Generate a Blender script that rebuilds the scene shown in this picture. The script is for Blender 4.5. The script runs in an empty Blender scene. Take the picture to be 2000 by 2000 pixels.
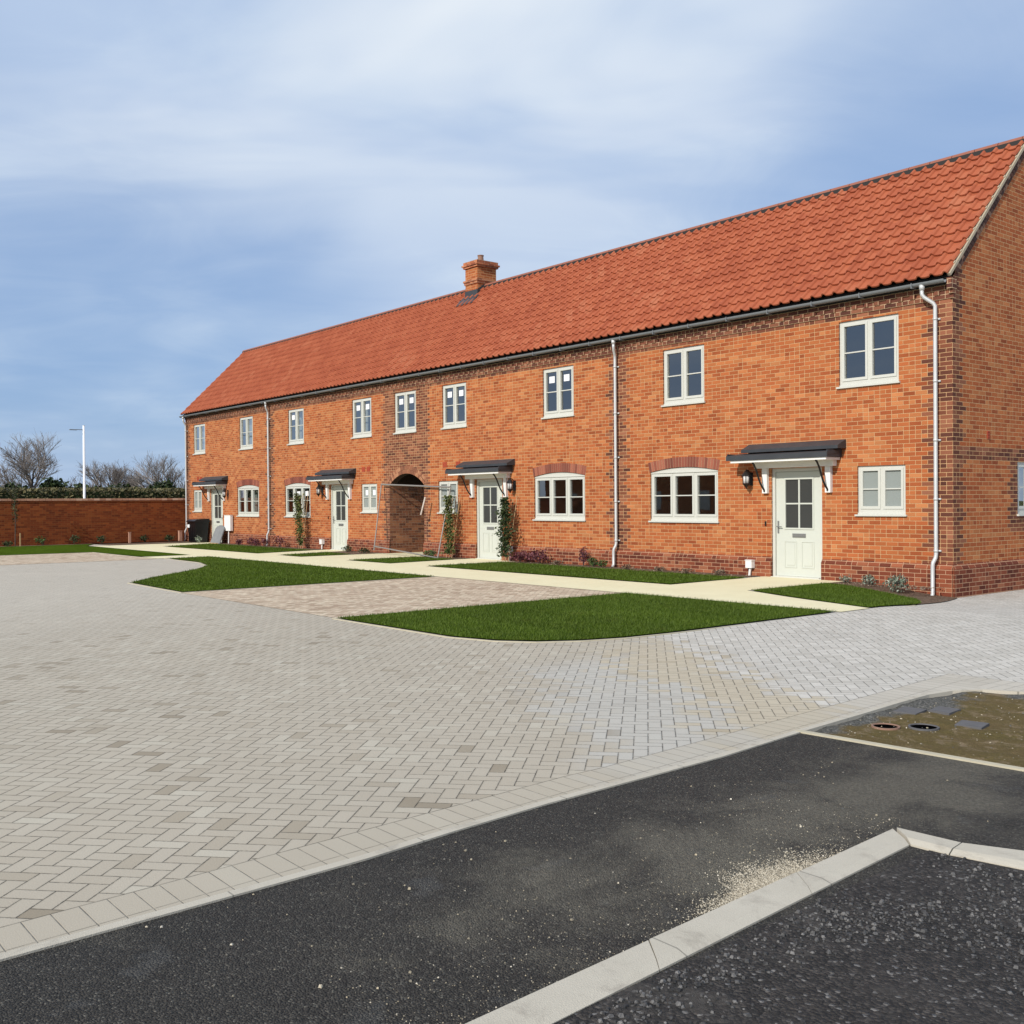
import bpy, bmesh, math, random
from math import radians, sin, cos, pi, sqrt, floor
from mathutils import Vector, Matrix, geometry, noise
random.seed(7)
S = bpy.context.scene
COL = S.collection

# ------------------------------------------------------------------ camera
cam_d = bpy.data.cameras.new("camera")
cam = bpy.data.objects.new("camera", cam_d); COL.objects.link(cam); S.camera = cam
R_ = Vector((0.63067157, 0.77601157, -0.00770843))
U_ = Vector((-0.00229196, 0.01179538, 0.99992781))
F_ = Vector((-0.77604647, 0.63060837, -0.0092176))
m = Matrix((R_, U_, -F_)).transposed().to_4x4()
m.translation = Vector((8.89268, -16.7815, 1.5))
cam.matrix_world = m
cam_d.sensor_width = 36; cam_d.lens = 36 * 2031.57 / 2000
cam_d.clip_start = 0.1; cam_d.clip_end = 2000

# ------------------------------------------------------------------ sun, sky, exposure
SUN_EL = radians(31); SUN_AZ = radians(13)          # azimuth measured from -Y towards +X
sd = Vector((sin(SUN_AZ) * cos(SUN_EL), -cos(SUN_AZ) * cos(SUN_EL), sin(SUN_EL)))
sl = bpy.data.lights.new("sun", 'SUN'); sl.energy = 4.0; sl.angle = radians(0.6); sl.color = (1, 0.95, 0.87)
so = bpy.data.objects.new("sun", sl); COL.objects.link(so)
so.rotation_euler = sd.to_track_quat('Z', 'Y').to_euler(); so.location = (0, -30, 40)
S.view_settings.view_transform = 'Standard'; S.view_settings.look = 'None'
S.view_settings.exposure = 0.05; S.view_settings.gamma = 1
S.view_settings.use_curve_mapping = False

# ---- tiny expression layer over shader nodes
class V:
    def __init__(s, g, k): s.g = g; s.k = k
    def _m(s, op, *a, clamp=False):
        n = s.g.nt.nodes.new('ShaderNodeMath'); n.operation = op; n.use_clamp = clamp
        for i, x in enumerate((s,) + a):
            if isinstance(x, V): s.g.nt.links.new(x.k, n.inputs[i])
            else: n.inputs[i].default_value = x
        return V(s.g, n.outputs[0])
    def __add__(s, o): return s._m('ADD', o)
    __radd__ = __add__
    def __sub__(s, o): return s._m('SUBTRACT', o)
    def __rsub__(s, o): return (s * -1) + o
    def __mul__(s, o): return s._m('MULTIPLY', o)
    __rmul__ = __mul__
    def __truediv__(s, o): return s._m('DIVIDE', o)
    def floor(s): return s._m('FLOOR')
    def fr(s): return s._m('FRACT')
    def mod(s, o): return s._m('FLOORED_MODULO', o)
    def abs(s): return s._m('ABSOLUTE')
    def lt(s, o): return s._m('LESS_THAN', o)
    def gt(s, o): return s._m('GREATER_THAN', o)
    def mn(s, o): return s._m('MINIMUM', o)
    def mx(s, o): return s._m('MAXIMUM', o)
    def pw(s, o): return s._m('POWER', o)
    def cl(s): return s._m('ADD', 0.0, clamp=True)
    def step(s, a, b):          # smooth 0..1 between a and b
        n = s.g.nt.nodes.new('ShaderNodeMapRange'); n.interpolation_type = 'SMOOTHSTEP'
        s.g.nt.links.new(s.k, n.inputs[0]); n.inputs[1].default_value = a; n.inputs[2].default_value = b
        return V(s.g, n.outputs[0])

class G:
    def __init__(s, nt): s.nt = nt
    def node(s, t): return s.nt.nodes.new(t)
    def link(s, a, b): s.nt.links.new(a.k if isinstance(a, V) else a, b)
    def coords(s):
        n = s.node('ShaderNodeTexCoord'); x = s.node('ShaderNodeSeparateXYZ')
        s.link(n.outputs['Object'], x.inputs[0]); s.P = n.outputs['Object']
        return [V(s, x.outputs[i]) for i in range(3)]
    def normal(s):
        n = s.node('ShaderNodeNewGeometry'); x = s.node('ShaderNodeSeparateXYZ')
        s.link(n.outputs['True Normal'], x.inputs[0]); return [V(s, x.outputs[i]) for i in range(3)]
    def xyz(s, x, y, z=0.0):
        n = s.node('ShaderNodeCombineXYZ')
        for i, v in enumerate((x, y, z)):
            if isinstance(v, V): s.link(v, n.inputs[i])
            else: n.inputs[i].default_value = v
        return V(s, n.outputs[0])
    def noise(s, scale, vec=None, detail=2.0, rough=0.5, dist=0.0, out=0):
        n = s.node('ShaderNodeTexNoise'); n.inputs['Scale'].default_value = scale
        n.inputs['Detail'].default_value = detail; n.inputs['Roughness'].default_value = rough
        n.inputs['Distortion'].default_value = dist
        s.link(vec if vec is not None else s.P, n.inputs['Vector'])
        return V(s, n.outputs[out])
    def vor(s, scale, vec=None, feat='F1', out='Distance', rnd=1.0):
        n = s.node('ShaderNodeTexVoronoi'); n.feature = feat; n.inputs['Scale'].default_value = scale
        n.inputs['Randomness'].default_value = rnd
        s.link(vec if vec is not None else s.P, n.inputs['Vector'])
        return V(s, n.outputs[out])
    def white(s, vec, out='Value'):
        n = s.node('ShaderNodeTexWhiteNoise'); n.noise_dimensions = '3D'; s.link(vec, n.inputs['Vector'])
        return V(s, n.outputs[out])
    def ramp(s, fac, stops, interp='LINEAR'):
        n = s.node('ShaderNodeValToRGB'); cr = n.color_ramp; cr.interpolation = interp
        while len(cr.elements) < len(stops): cr.elements.new(0.5)
        for e, (p, c) in zip(cr.elements, stops): e.position = p; e.color = (*c, 1)
        s.link(fac, n.inputs[0]); return V(s, n.outputs[0])
    def mix(s, fac, a, b, mode='MIX'):
        n = s.node('ShaderNodeMix'); n.data_type = 'RGBA'; n.blend_type = mode
        if isinstance(fac, V): s.link(fac, n.inputs[0])
        else: n.inputs[0].default_value = fac
        for x, i in ((a, 6), (b, 7)):
            if isinstance(x, V): s.link(x, n.inputs[i])
            else: n.inputs[i].default_value = (*x, 1)
        return V(s, n.outputs[2])
    def bump(s, h, dist=0.01, strength=1.0):
        n = s.node('ShaderNodeBump'); n.inputs['Strength'].default_value = strength
        n.inputs['Distance'].default_value = dist; s.link(h, n.inputs['Height']); return V(s, n.outputs[0])
    def scale(s, col, f):
        return s.mix(1.0, col, s.xyz(f, f, f), 'MULTIPLY')

def mat(name):
    M = bpy.data.materials.new(name); M.use_nodes = True
    g = G(M.node_tree); g.bsdf = M.node_tree.nodes['Principled BSDF']; g.bsdf.inputs['Specular IOR Level'].default_value = 0.35
    g.M = M; return g
def out(g, col, rough=0.8, bump=None, metal=0.0, spec=None):
    b = g.bsdf
    if isinstance(col, V): g.link(col, b.inputs['Base Color'])
    else: b.inputs['Base Color'].default_value = (*col, 1)
    if isinstance(rough, V): g.link(rough, b.inputs['Roughness'])
    else: b.inputs['Roughness'].default_value = rough
    b.inputs['Metallic'].default_value = metal
    if spec is not None: b.inputs['Specular IOR Level'].default_value = spec
    if bump is not None: g.link(bump, b.inputs['Normal'])
    return g.M

# world: physical sky with thin veils of cloud laid over it by direction
W = bpy.data.worlds.new("World"); S.world = W; W.use_nodes = True
wg = G(W.node_tree); bg = W.node_tree.nodes['Background']
sky = wg.node('ShaderNodeTexSky'); sky.sky_type = 'NISHITA'; sky.sun_disc = False
sky.sun_elevation = SUN_EL; sky.sun_rotation = math.atan2(sd.x, sd.y)
sky.altitude = 10; sky.air_density = 1.0; sky.dust_density = 0.6; sky.ozone_density = 2.0
tc = wg.node('ShaderNodeTexCoord'); sx = wg.node('ShaderNodeSeparateXYZ')
wg.link(tc.outputs['Generated'], sx.inputs[0])
wx, wy, wz = [V(wg, sx.outputs[i]) for i in range(3)]
den = wz.mx(0.0) + 0.16
# horizontal axes turned so that u runs across the north-west sky
u = (wx * 0.63 + wy * 0.776) / den; w = (wx * -0.776 + wy * 0.63) / den
p1 = wg.xyz(u * 0.55, w * 0.42, 0.0)
LB = (-0.75, 0.50, 0.42); LB2 = (-0.9, 0.2, 0.38); LD = (-0.92, 0.35, 0.17); LR = (-0.5, 0.8, 0.25)
n1 = wg.noise(1.0, p1, 4.0, 0.48, 0.35)
n2 = wg.noise(1.7, wg.xyz(u * 0.5, w * 0.8, 3.7), 4.0, 0.5, 0.5)
n3 = wg.noise(0.7, wg.xyz(u, w, 9.1), 3.0, 0.5)
n4 = wg.noise(3.4, wg.xyz(u * 0.6, w * 0.75, 5.2), 7.0, 0.60, 0.9)
cover = (n4 * 0.16 - 0.08 + n1 * 0.62 + n2 * 0.22 + n3 * 0.30 + wz.step(0.1, 0.55) * 0.20 - 0.02)
def lobe(d, a, b):
    return (wx * d[0] + wy * d[1] + wz * d[2]).step(a, b)
warp = (wg.noise(1.6, wg.xyz(wx, wy, wz * 2.0), 4.0, 0.55) - 0.5) * 0.10
def lobew(d, a, b):
    return (wx * d[0] + wy * d[1] + wz * d[2] + warp).step(a, b)
bright = lobew(LB, 0.90, 1.0) * 1.0 + lobew(LB2, 0.95, 1.01) * 0.6
deep = lobew(LD, 0.965, 1.0) * 1.05 + lobew(LR, 0.93, 1.0) * 0.55
bank = lobew((-0.964, 0.254, 0.06), 0.985, 1.02)
cover = cover + bright * 0.24 - deep * 0.22 + bank * 0.40
mask = cover.step(0.34, 0.78)
low = (1.0 - wz.step(0.0, 0.10)) * 0.35
mask = (mask * 0.92 + low).cl()
skyc = wg.mix(1.0, V(wg, sky.outputs[0]), (0.95, 1.05, 1.2), 'MULTIPLY')
cl_dark = wg.mix((n3 * 0.7 + n4 * 0.3).step(0.40, 0.62), (4.7, 5.9, 7.9), (6.3, 7.4, 8.7))
cl_dark = wg.mix(wz.step(0.12, 0.5) * n2.step(0.36, 0.60) * (bright * 0.85 + 0.2), cl_dark, (8.6, 9.1, 9.5))
final = wg.mix(mask, wg.mix(0.75, skyc, (2.7, 4.1, 6.7)), cl_dark)
final = wg.mix(wz.lt(-0.01), final, (1.2, 1.2, 1.1))
wg.link(final, bg.inputs['Color']); bg.inputs['Strength'].default_value = 0.1

# ------------------------------------------------------------------ mesh helpers
class MB:
    def __init__(s): s.v = []; s.f = []
    def add(s, vs, fs):
        o = len(s.v); s.v += [tuple(v) for v in vs]; s.f += [tuple(i + o for i in f) for f in fs]; return s
    def quad(s, a, b, c, d): return s.add((a, b, c, d), ((0, 1, 2, 3),))
    def box(s, x0, x1, y0, y1, z0, z1):
        return s.add([(x0, y0, z0), (x1, y0, z0), (x1, y1, z0), (x0, y1, z0), (x0, y0, z1), (x1, y0, z1), (x1, y1, z1), (x0, y1, z1)],
                     [(0, 3, 2, 1), (4, 5, 6, 7), (0, 1, 5, 4), (1, 2, 6, 5), (2, 3, 7, 6), (3, 0, 4, 7)])
    def obox(s, c, ax, ay, az):      # oriented box, half-extent vectors
        c = Vector(c); P = []
        for k in (-1, 1):
            for i, j in ((-1, -1), (1, -1), (1, 1), (-1, 1)): P.append(c + ax * i + ay * j + az * k)
        return s.add(P, [(0, 3, 2, 1), (4, 5, 6, 7), (0, 1, 5, 4), (1, 2, 6, 5), (2, 3, 7, 6), (3, 0, 4, 7)])
    def tube(s, pts, r, n=8, caps=True):
        pts = [Vector(p) for p in pts]; rs = r if isinstance(r, (list, tuple)) else [r] * len(pts)
        rings = []; o = len(s.v); prev = None
        for i, p in enumerate(pts):
            d = (pts[min(i + 1, len(pts) - 1)] - pts[max(i - 1, 0)]).normalized()
            a = d.orthogonal().normalized() if prev is None else (prev - d * prev.dot(d)).normalized()
            prev = a; b = d.cross(a)
            for k in range(n):
                t = 2 * pi * k / n; s.v.append(tuple(p + (a * cos(t) + b * sin(t)) * rs[i]))
        for i in range(len(pts) - 1):
            for k in range(n):
                k2 = (k + 1) % n; s.f.append((o + i * n + k, o + i * n + k2, o + (i + 1) * n + k2, o + (i + 1) * n + k))
        if caps:
            s.f.append(tuple(o + k for k in range(n))[::-1]); q = o + (len(pts) - 1) * n
            s.f.append(tuple(q + k for k in range(n)))
        return s
    def prof(s, prof, x0, x1):      # extrude a closed YZ profile along X
        n = len(prof); vs = [(x0, y, z) for y, z in prof] + [(x1, y, z) for y, z in prof]
        fs = [(i, (i + 1) % n, n + (i + 1) % n, n + i) for i in range(n)] + [tuple(range(n))[::-1], tuple(range(n, 2 * n))]
        return s.add(vs, fs)
    def build(s, name, material, parent=None, smooth=False, props=None):
        me = bpy.data.meshes.new(name); me.from_pydata(s.v, [], s.f)
        bm = bmesh.new(); bm.from_mesh(me); bmesh.ops.recalc_face_normals(bm, faces=bm.faces[:]) if len(s.f) < 60000 else None
        bm.to_mesh(me); bm.free()
        me.materials.append(material)
        if smooth:
            for p in me.polygons: p.use_smooth = True
        o = bpy.data.objects.new(name, me); COL.objects.link(o)
        if parent is not None:
            o.parent = parent
            w = Vector(parent['_w']) if '_w' in parent else Vector((0, 0, 0))
            o.location = -w
            # keep the stored world offset so that sub-parts of a mesh part stay in place
            o['_w'] = (0.0, 0.0, 0.0)
        else: o['_w'] = (0.0, 0.0, 0.0)
        if props:
            for k, v in props.items(): o[k] = v
        return o
def thing(name, label, cat, loc, group=None):
    o = bpy.data.objects.new(name, None); COL.objects.link(o); o.empty_display_size = 0.2
    o.location = loc; o['_w'] = tuple(float(c) for c in loc); o['label'] = label; o['category'] = cat
    if group: o['group'] = group
    return o
def P(kind=None, label=None, cat=None, group=None):
    d = {}
    if kind: d['kind'] = kind
    if label: d['label'] = label
    if cat: d['category'] = cat
    if group: d['group'] = group
    return d

def gz(x, y):      # the ground falls a little towards the near corner of the terrace
    def ss(a, b, t): t = min(1, max(0, (t - a) / (b - a))); return t * t * (3 - 2 * t)
    return -0.165 * ss(-2.0, 0.2, x) * ss(-4.0, -0.2, y)

# ------------------------------------------------------------------ materials
def brick_mat(name, pal, mortar, dark=None, mask=None, W_=0.225, H_=0.075, mj=0.0048, seed=0.0, bumpd=0.006, patch=0.36):
    g = mat(name); x, y, z = g.coords(); nx, ny, nz = g.normal()
    side = nx.abs().gt(0.6)
    uu = x + side * (y - x)
    row = (z / H_).floor(); fv = (z / H_).fr()
    off = row.mod(2.0) * 0.5
    c = uu / W_ + off; col = c.floor(); fu = c.fr()
    # some bricks of every course are laid as pairs of headers
    hd = g.white(g.xyz(col, row, seed + 5.5)).lt(0.22)
    fu2 = (fu * 2.0).fr(); du = (fu.mn(1.0 - fu)) * W_; du2 = (fu2.mn(1.0 - fu2)) * (W_ * 0.5)
    du = du + hd * (du2 - du)
    half = hd * (fu * 2.0).floor() * 0.37
    dv = (fv.mn(1.0 - fv)) * H_
    wob = (g.noise(60.0, None, 2.0) - 0.5) * 0.004
    d = du.mn(dv) + wob
    m = 1.0 - d.step(mj - 0.0016, mj + 0.0016)
    rnd = g.white(g.xyz(col, row, half + seed)); rnd2 = g.white(g.xyz(col, row, half + seed + 2.0))
    big = g.noise(1.1, None, 3.0, 0.6)
    fac = (rnd + (big - 0.5) * patch * 2.0).cl()
    bc = g.ramp(fac, pal)
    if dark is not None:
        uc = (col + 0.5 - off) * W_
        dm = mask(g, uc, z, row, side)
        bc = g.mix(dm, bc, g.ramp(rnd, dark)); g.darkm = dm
    fine = g.noise(90.0, None, 4.0, 0.65)
    bc = g.scale(bc, 0.72 + fine * 0.36 + rnd2 * 0.20)
    bc = g.scale(bc, 0.90 + g.noise(0.45, None, 5.0, 0.65, 0.5) * 0.20)
    mo = g.scale(g.mix(1.0, mortar, (1, 1, 1), 'MULTIPLY'), 0.8 + g.noise(25.0, None, 3.0) * 0.4)
    col_ = g.mix(m, bc, mo)
    h = (1.0 - m) * 1.0 + fine * 0.35
    return out(g, col_, 0.88, g.bump(h, bumpd, 0.9), spec=0.2)

ORANGE = [(0.0, (0.26, 0.064, 0.022)), (0.15, (0.325, 0.084, 0.028)), (0.5, (0.375, 0.106, 0.035)), (0.8, (0.415, 0.132, 0.045)), (1.0, (0.45, 0.170, 0.064))]
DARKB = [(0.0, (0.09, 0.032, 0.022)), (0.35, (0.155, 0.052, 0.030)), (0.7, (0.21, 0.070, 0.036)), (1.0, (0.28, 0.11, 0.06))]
MORT = (0.57, 0.345, 0.175)
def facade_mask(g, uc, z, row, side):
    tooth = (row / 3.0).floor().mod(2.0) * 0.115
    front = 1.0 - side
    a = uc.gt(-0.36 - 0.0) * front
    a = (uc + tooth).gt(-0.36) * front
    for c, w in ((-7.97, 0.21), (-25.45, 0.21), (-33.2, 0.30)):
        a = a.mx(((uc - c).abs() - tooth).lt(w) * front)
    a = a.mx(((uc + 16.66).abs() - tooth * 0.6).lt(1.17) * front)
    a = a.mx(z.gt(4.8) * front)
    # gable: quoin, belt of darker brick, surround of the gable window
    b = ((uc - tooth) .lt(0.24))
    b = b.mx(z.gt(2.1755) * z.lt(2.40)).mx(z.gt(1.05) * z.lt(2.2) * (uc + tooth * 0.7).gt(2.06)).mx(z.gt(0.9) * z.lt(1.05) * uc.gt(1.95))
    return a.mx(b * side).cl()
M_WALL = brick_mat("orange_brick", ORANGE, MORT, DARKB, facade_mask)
M_PLINTH = brick_mat("plinth_brick", [(0.0, (0.10, 0.026, 0.015)), (0.4, (0.175, 0.044, 0.022)), (0.8, (0.24, 0.066, 0.031)), (1.0, (0.30, 0.11, 0.055))], (0.52, 0.31, 0.19), seed=3.0)
M_CORBEL = brick_mat("corbel_brick", [(0.0, (0.08, 0.03, 0.022)), (0.5, (0.15, 0.052, 0.032)), (1.0, (0.23, 0.09, 0.05))], (0.60, 0.42, 0.26), seed=6.0)
M_GWALL = brick_mat("garden_wall_brick", [(0.0, (0.13, 0.028, 0.010)), (0.5, (0.20, 0.044, 0.013)), (1.0, (0.25, 0.066, 0.018))], (0.22, 0.085, 0.03), seed=9.0)

def island_mat(name, stops, rough=0.85, amp=0.35, sc=60.0, bd=0.003):
    g = mat(name); g.coords(); n = g.node('ShaderNodeNewGeometry')
    rnd = V(g, n.outputs['Random Per Island'])
    return out(g, g.scale(g.ramp(rnd, stops), 0.82 + g.noise(sc, None, 4.0, 0.6) * amp), rough, g.bump(g.noise(sc * 1.5, None, 3.0), bd, 0.7))
M_SOLDIER = island_mat("arch_brick", [(0, (0.15, 0.042, 0.028)), (0.5, (0.24, 0.068, 0.042)), (1, (0.33, 0.11, 0.065))])
M_RING = island_mat("ring_brick", [(0, (0.15, 0.055, 0.03)), (0.5, (0.27, 0.10, 0.05)), (1, (0.40, 0.19, 0.10))])
M_VERGEB = island_mat("verge_brick", [(0, (0.05, 0.025, 0.02)), (0.7, (0.13, 0.055, 0.035)), (1, (0.34, 0.2, 0.13))])

def plain(name, col, rough=0.5, metal=0.0, var=0.10, sc=12.0, bd=0.0, spec=0.4):
    g = mat(name); g.coords()
    c = g.scale(g.mix(0.0, col, col), (1.0 - var * 0.5) + g.noise(sc, None, 4.0, 0.6) * var)
    return out(g, c, rough, g.bump(g.noise(sc * 8, None, 2.0), bd, 0.5) if bd else None, metal, spec)
M_FRAME = plain("cream_frame", (0.545, 0.54, 0.485), 0.42, var=0.08)
M_DOOR = plain("door_paint", (0.53, 0.545, 0.485), 0.45, var=0.06)
M_WHITE = plain("white_paint", (0.78, 0.76, 0.73), 0.5, var=0.08)
M_BLACK = plain("black_metal", (0.012, 0.011, 0.011), 0.4)
M_STEEL = plain("galvanised_steel", (0.55, 0.55, 0.54), 0.5, 0.3, 0.25, 6.0)
M_GUTTER = plain("grey_gutter", (0.17, 0.18, 0.185), 0.45, 0.0, 0.2)
M_LEAD = plain("lead_sheet", (0.040, 0.043, 0.048), 0.55, 0.0, 0.7, 5.0, 0.002)
M_FASCIA_SHADE = plain("dark_fascia_and_shade", (0.02, 0.018, 0.016), 0.7)
M_CHROME = plain("satin_metal", (0.35, 0.35, 0.34), 0.35, 0.7)
M_TERRA = plain("terracotta", (0.26, 0.15, 0.105), 0.8, var=0.3)
M_VENT = plain("red_air_brick", (0.36, 0.06, 0.025), 0.8, var=0.3, sc=30)
M_MORTAR = plain("verge_mortar", (0.42, 0.35, 0.25), 0.95, var=0.5, sc=14, bd=0.01)
M_PASSAGE_SHADE = plain("passage_shade", (0.03, 0.02, 0.015), 0.8)
M_GREYSHEET = plain("grey_board", (0.19, 0.195, 0.20), 0.8, var=0.5, sc=9)
M_BLACKPL = plain("black_plastic", (0.006, 0.006, 0.007), 0.35, var=0.3)
M_CANE = plain("bamboo_cane", (0.45, 0.30, 0.15), 0.7)
M_STICK = plain("white_sticker", (0.8, 0.8, 0.8), 0.6, var=0.02)
M_ROOM = plain("room_plaster", (0.42, 0.40, 0.37), 0.9, var=0.1)
M_POLE = plain("white_pole", (0.85, 0.86, 0.88), 0.4, var=0.05)
M_COPE = plain("coping_stone", (0.46, 0.26, 0.18), 0.9, var=0.35, sc=4)
M_FENCEM = plain("fence_tube", (0.27, 0.25, 0.23), 0.55, 0.4, 0.3)
M_BLIND = plain("pale_blind", (0.55, 0.56, 0.53), 0.8, var=0.05)

# glass: see-through with a Fresnel reflection of both panes
def glass_mat(name, tint, k, obsc=0.0):
    g = mat(name); nt = g.nt; nt.nodes.remove(g.bsdf); o = nt.nodes['Material Output']
    tr = g.node('ShaderNodeBsdfTransparent'); tr.inputs[0].default_value = (*tint, 1)
    gl = g.node('ShaderNodeBsdfGlossy'); gl.inputs['Roughness'].default_value = 0.01
    ge = g.node('ShaderNodeNewGeometry'); dt = g.node('ShaderNodeVectorMath'); dt.operation = 'DOT_PRODUCT'
    g.link(ge.outputs['Incoming'], dt.inputs[0]); g.link(ge.outputs['Normal'], dt.inputs[1])
    f = ((((1.0 - V(g, dt.outputs['Value']).abs()).pw(5.0)) * 0.96 + 0.042) * k).cl()
    g.coords(); g.link(g.bump(g.noise(0.8), 0.006, 0.25), gl.inputs['Normal'])
    mx = g.node('ShaderNodeMixShader'); g.link(f, mx.inputs[0]); g.link(tr.outputs[0], mx.inputs[1]); g.link(gl.outputs[0], mx.inputs[2])
    last = mx
    if obsc:
        df = g.node('ShaderNodeBsdfDiffuse'); df.inputs[0].default_value = (0.33, 0.36, 0.34, 1)
        m2 = g.node('ShaderNodeMixShader'); m2.inputs[0].default_value = obsc
        g.link(mx.outputs[0], m2.inputs[1]); g.link(df.outputs[0], m2.inputs[2]); last = m2
    g.link(last.outputs[0], o.inputs[0]); return g.M
M_GLASS = glass_mat("window_glass", (0.72, 0.76, 0.74), 5.5)
M_OBSC = glass_mat("obscure_glass", (0.5, 0.5, 0.5), 1.5, 0.75)

# pantiles
g = mat("clay_pantile"); x, y, z = g.coords()
ti = g.xyz((x / 0.2345 + 0.5).floor(), ((y * 0.7071 + z * 0.7071) / 0.3158 + 0.03).floor())
r1 = g.white(ti); pch = g.noise(0.5, None, 3.0, 0.6)
c = g.ramp((r1 * 0.7 + (pch - 0.5) * 0.8 + 0.15).cl(), [(0, (0.29, 0.068, 0.028)), (0.4, (0.335, 0.085, 0.036)), (0.75, (0.37, 0.100, 0.043)), (1, (0.40, 0.132, 0.064))])
c = g.scale(c, 0.86 + g.noise(40.0, None, 4.0, 0.6) * 0.28)
M_TILE = out(g, c, 0.75, g.bump(g.noise(120.0, None, 2.0), 0.002, 0.5), spec=0.3)
M_RIDGE = plain("ridge_tile", (0.27, 0.095, 0.058), 0.7, var=0.4, sc=3)

# block paving laid in 45 degree herringbone
def herring(name, pal, joint, W_=0.088, ang=43.5, seed=0.0, edge=None, patch=0.3, zones=False):
    g = mat(name); x, y, z = g.coords(); a = radians(ang)
    px = (x * cos(a) + y * sin(a)) / W_ + 400.0; py = (y * cos(a) - x * sin(a)) / W_ + 400.0
    i = px.floor(); j = py.floor(); fu = px.fr(); fv = py.fr()
    k = (i - j).mod(4.0); k1 = (k - 1.0).abs().lt(0.5); k2 = (k - 2.0).abs().lt(0.5); ver = k.gt(1.5)
    bu_h = fu + k1; bu_v = fv + k2
    bu = bu_h + ver * (bu_v - bu_h); bv = fv + ver * (fu - fv)
    ia = i - k1; ja = j - k2
    d = bu.mn(2.0 - bu).mn(bv.mn(1.0 - bv)) * W_
    d = d + (g.noise(48.0, None, 5.0, 0.72) - 0.5) * 0.0095
    if edge:      # border course of blocks square to the kerb
        e1, e2 = edge(x, y); ex = e1.mx(e2)
        inb = ex.lt(0.22); ey = (y + e2.gt(e1) * (x - y)) / 0.104; fe = ey.fr()
        de = (fe.mn(1.0 - fe) * 0.104).mn((ex - 0.22).abs()).mn((ex - 0.003).abs())
        d = d.mn((ex - 0.22).abs()); d = d + inb * (de - d)
        ia = ia + inb * (ey.floor() - ia); ja = ja + inb * (77.0 - ja)
    m = (1.0 - d.step(0.0004, 0.0040)) * (0.55 + g.noise(17.0, None, 2.0).step(0.35, 0.6) * 0.45); rim = (1.0 - d.step(0.002, 0.012)) * 0.12  # rim darkens block edges: chamfer shading painted into the colour
    rnd = g.white(g.xyz(ia, ja, seed)); rnd2 = g.white(g.xyz(ia, ja, seed + 4.0))
    big = g.noise(0.35, None, 4.0, 0.6)
    c = g.ramp((rnd + (big - 0.5) * patch * 2).cl(), pal)
    if zones:      # newer pale blocks towards the drive, a few warm and bluish ones where the two batches meet
        t = y + 8.4 + (x - 1.0) * 0.576 + (rnd2 - 0.5) * 0.7 + (g.noise(0.7, None, 3.0) - 0.5) * 1.2
        newer = t.step(-0.15, 0.25)
        blue = t.step(-2.3, -1.7) * (1.0 - t.step(-1.1, -0.8)) * x.step(1.2, 2.2)
        warmz = t.step(-1.1, -0.8) * (1.0 - t.step(-0.15, 0.1)) * x.step(0.6, 1.8)
        c = g.mix(newer * 0.9, c, g.mix(rnd, (0.44, 0.41, 0.36), (0.54, 0.505, 0.45)))
        c = g.mix(blue * 0.6, c, (0.45, 0.435, 0.40)); c = g.mix(warmz * 0.5, c, (0.49, 0.415, 0.295))
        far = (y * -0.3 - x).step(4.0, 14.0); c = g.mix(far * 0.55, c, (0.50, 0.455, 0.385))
    st = g.noise(1.1, None, 6.0, 0.68, 0.4) * 0.75 + g.noise(0.33, None, 4.0, 0.6, 0.6) * 0.45
    c = g.scale(c, 0.74 + g.noise(120.0, None, 4.0, 0.75) * 0.34 + st * 0.24 - rim - 0.01)
    if edge: m = m * (1.0 - inb * 0.45); c = g.mix(inb * 0.5, c, (0.42, 0.37, 0.29))
    c = g.mix(m * 0.85, c, g.mix(g.noise(9.0).step(0.3, 0.7), joint, tuple(v * 1.7 for v in joint)))
    h = (1.0 - m) + g.noise(160.0, None, 3.0) * 0.25 + rnd2 * 0.3
    return out(g, c, 0.85, g.bump(h, 0.006, 0.8), spec=0.25)
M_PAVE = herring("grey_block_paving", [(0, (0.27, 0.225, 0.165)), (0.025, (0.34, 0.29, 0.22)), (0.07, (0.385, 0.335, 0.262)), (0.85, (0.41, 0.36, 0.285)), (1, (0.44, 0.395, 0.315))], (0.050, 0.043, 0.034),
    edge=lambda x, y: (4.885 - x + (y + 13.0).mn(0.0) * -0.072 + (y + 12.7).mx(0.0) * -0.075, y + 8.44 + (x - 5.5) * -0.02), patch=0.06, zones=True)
M_TAN = herring("tan_block_paving", [(0, (0.33, 0.24, 0.165)), (0.25, (0.43, 0.325, 0.23)), (0.6, (0.50, 0.395, 0.285)), (1, (0.58, 0.48, 0.35))], (0.15, 0.11, 0.08), seed=8.0)

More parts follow.
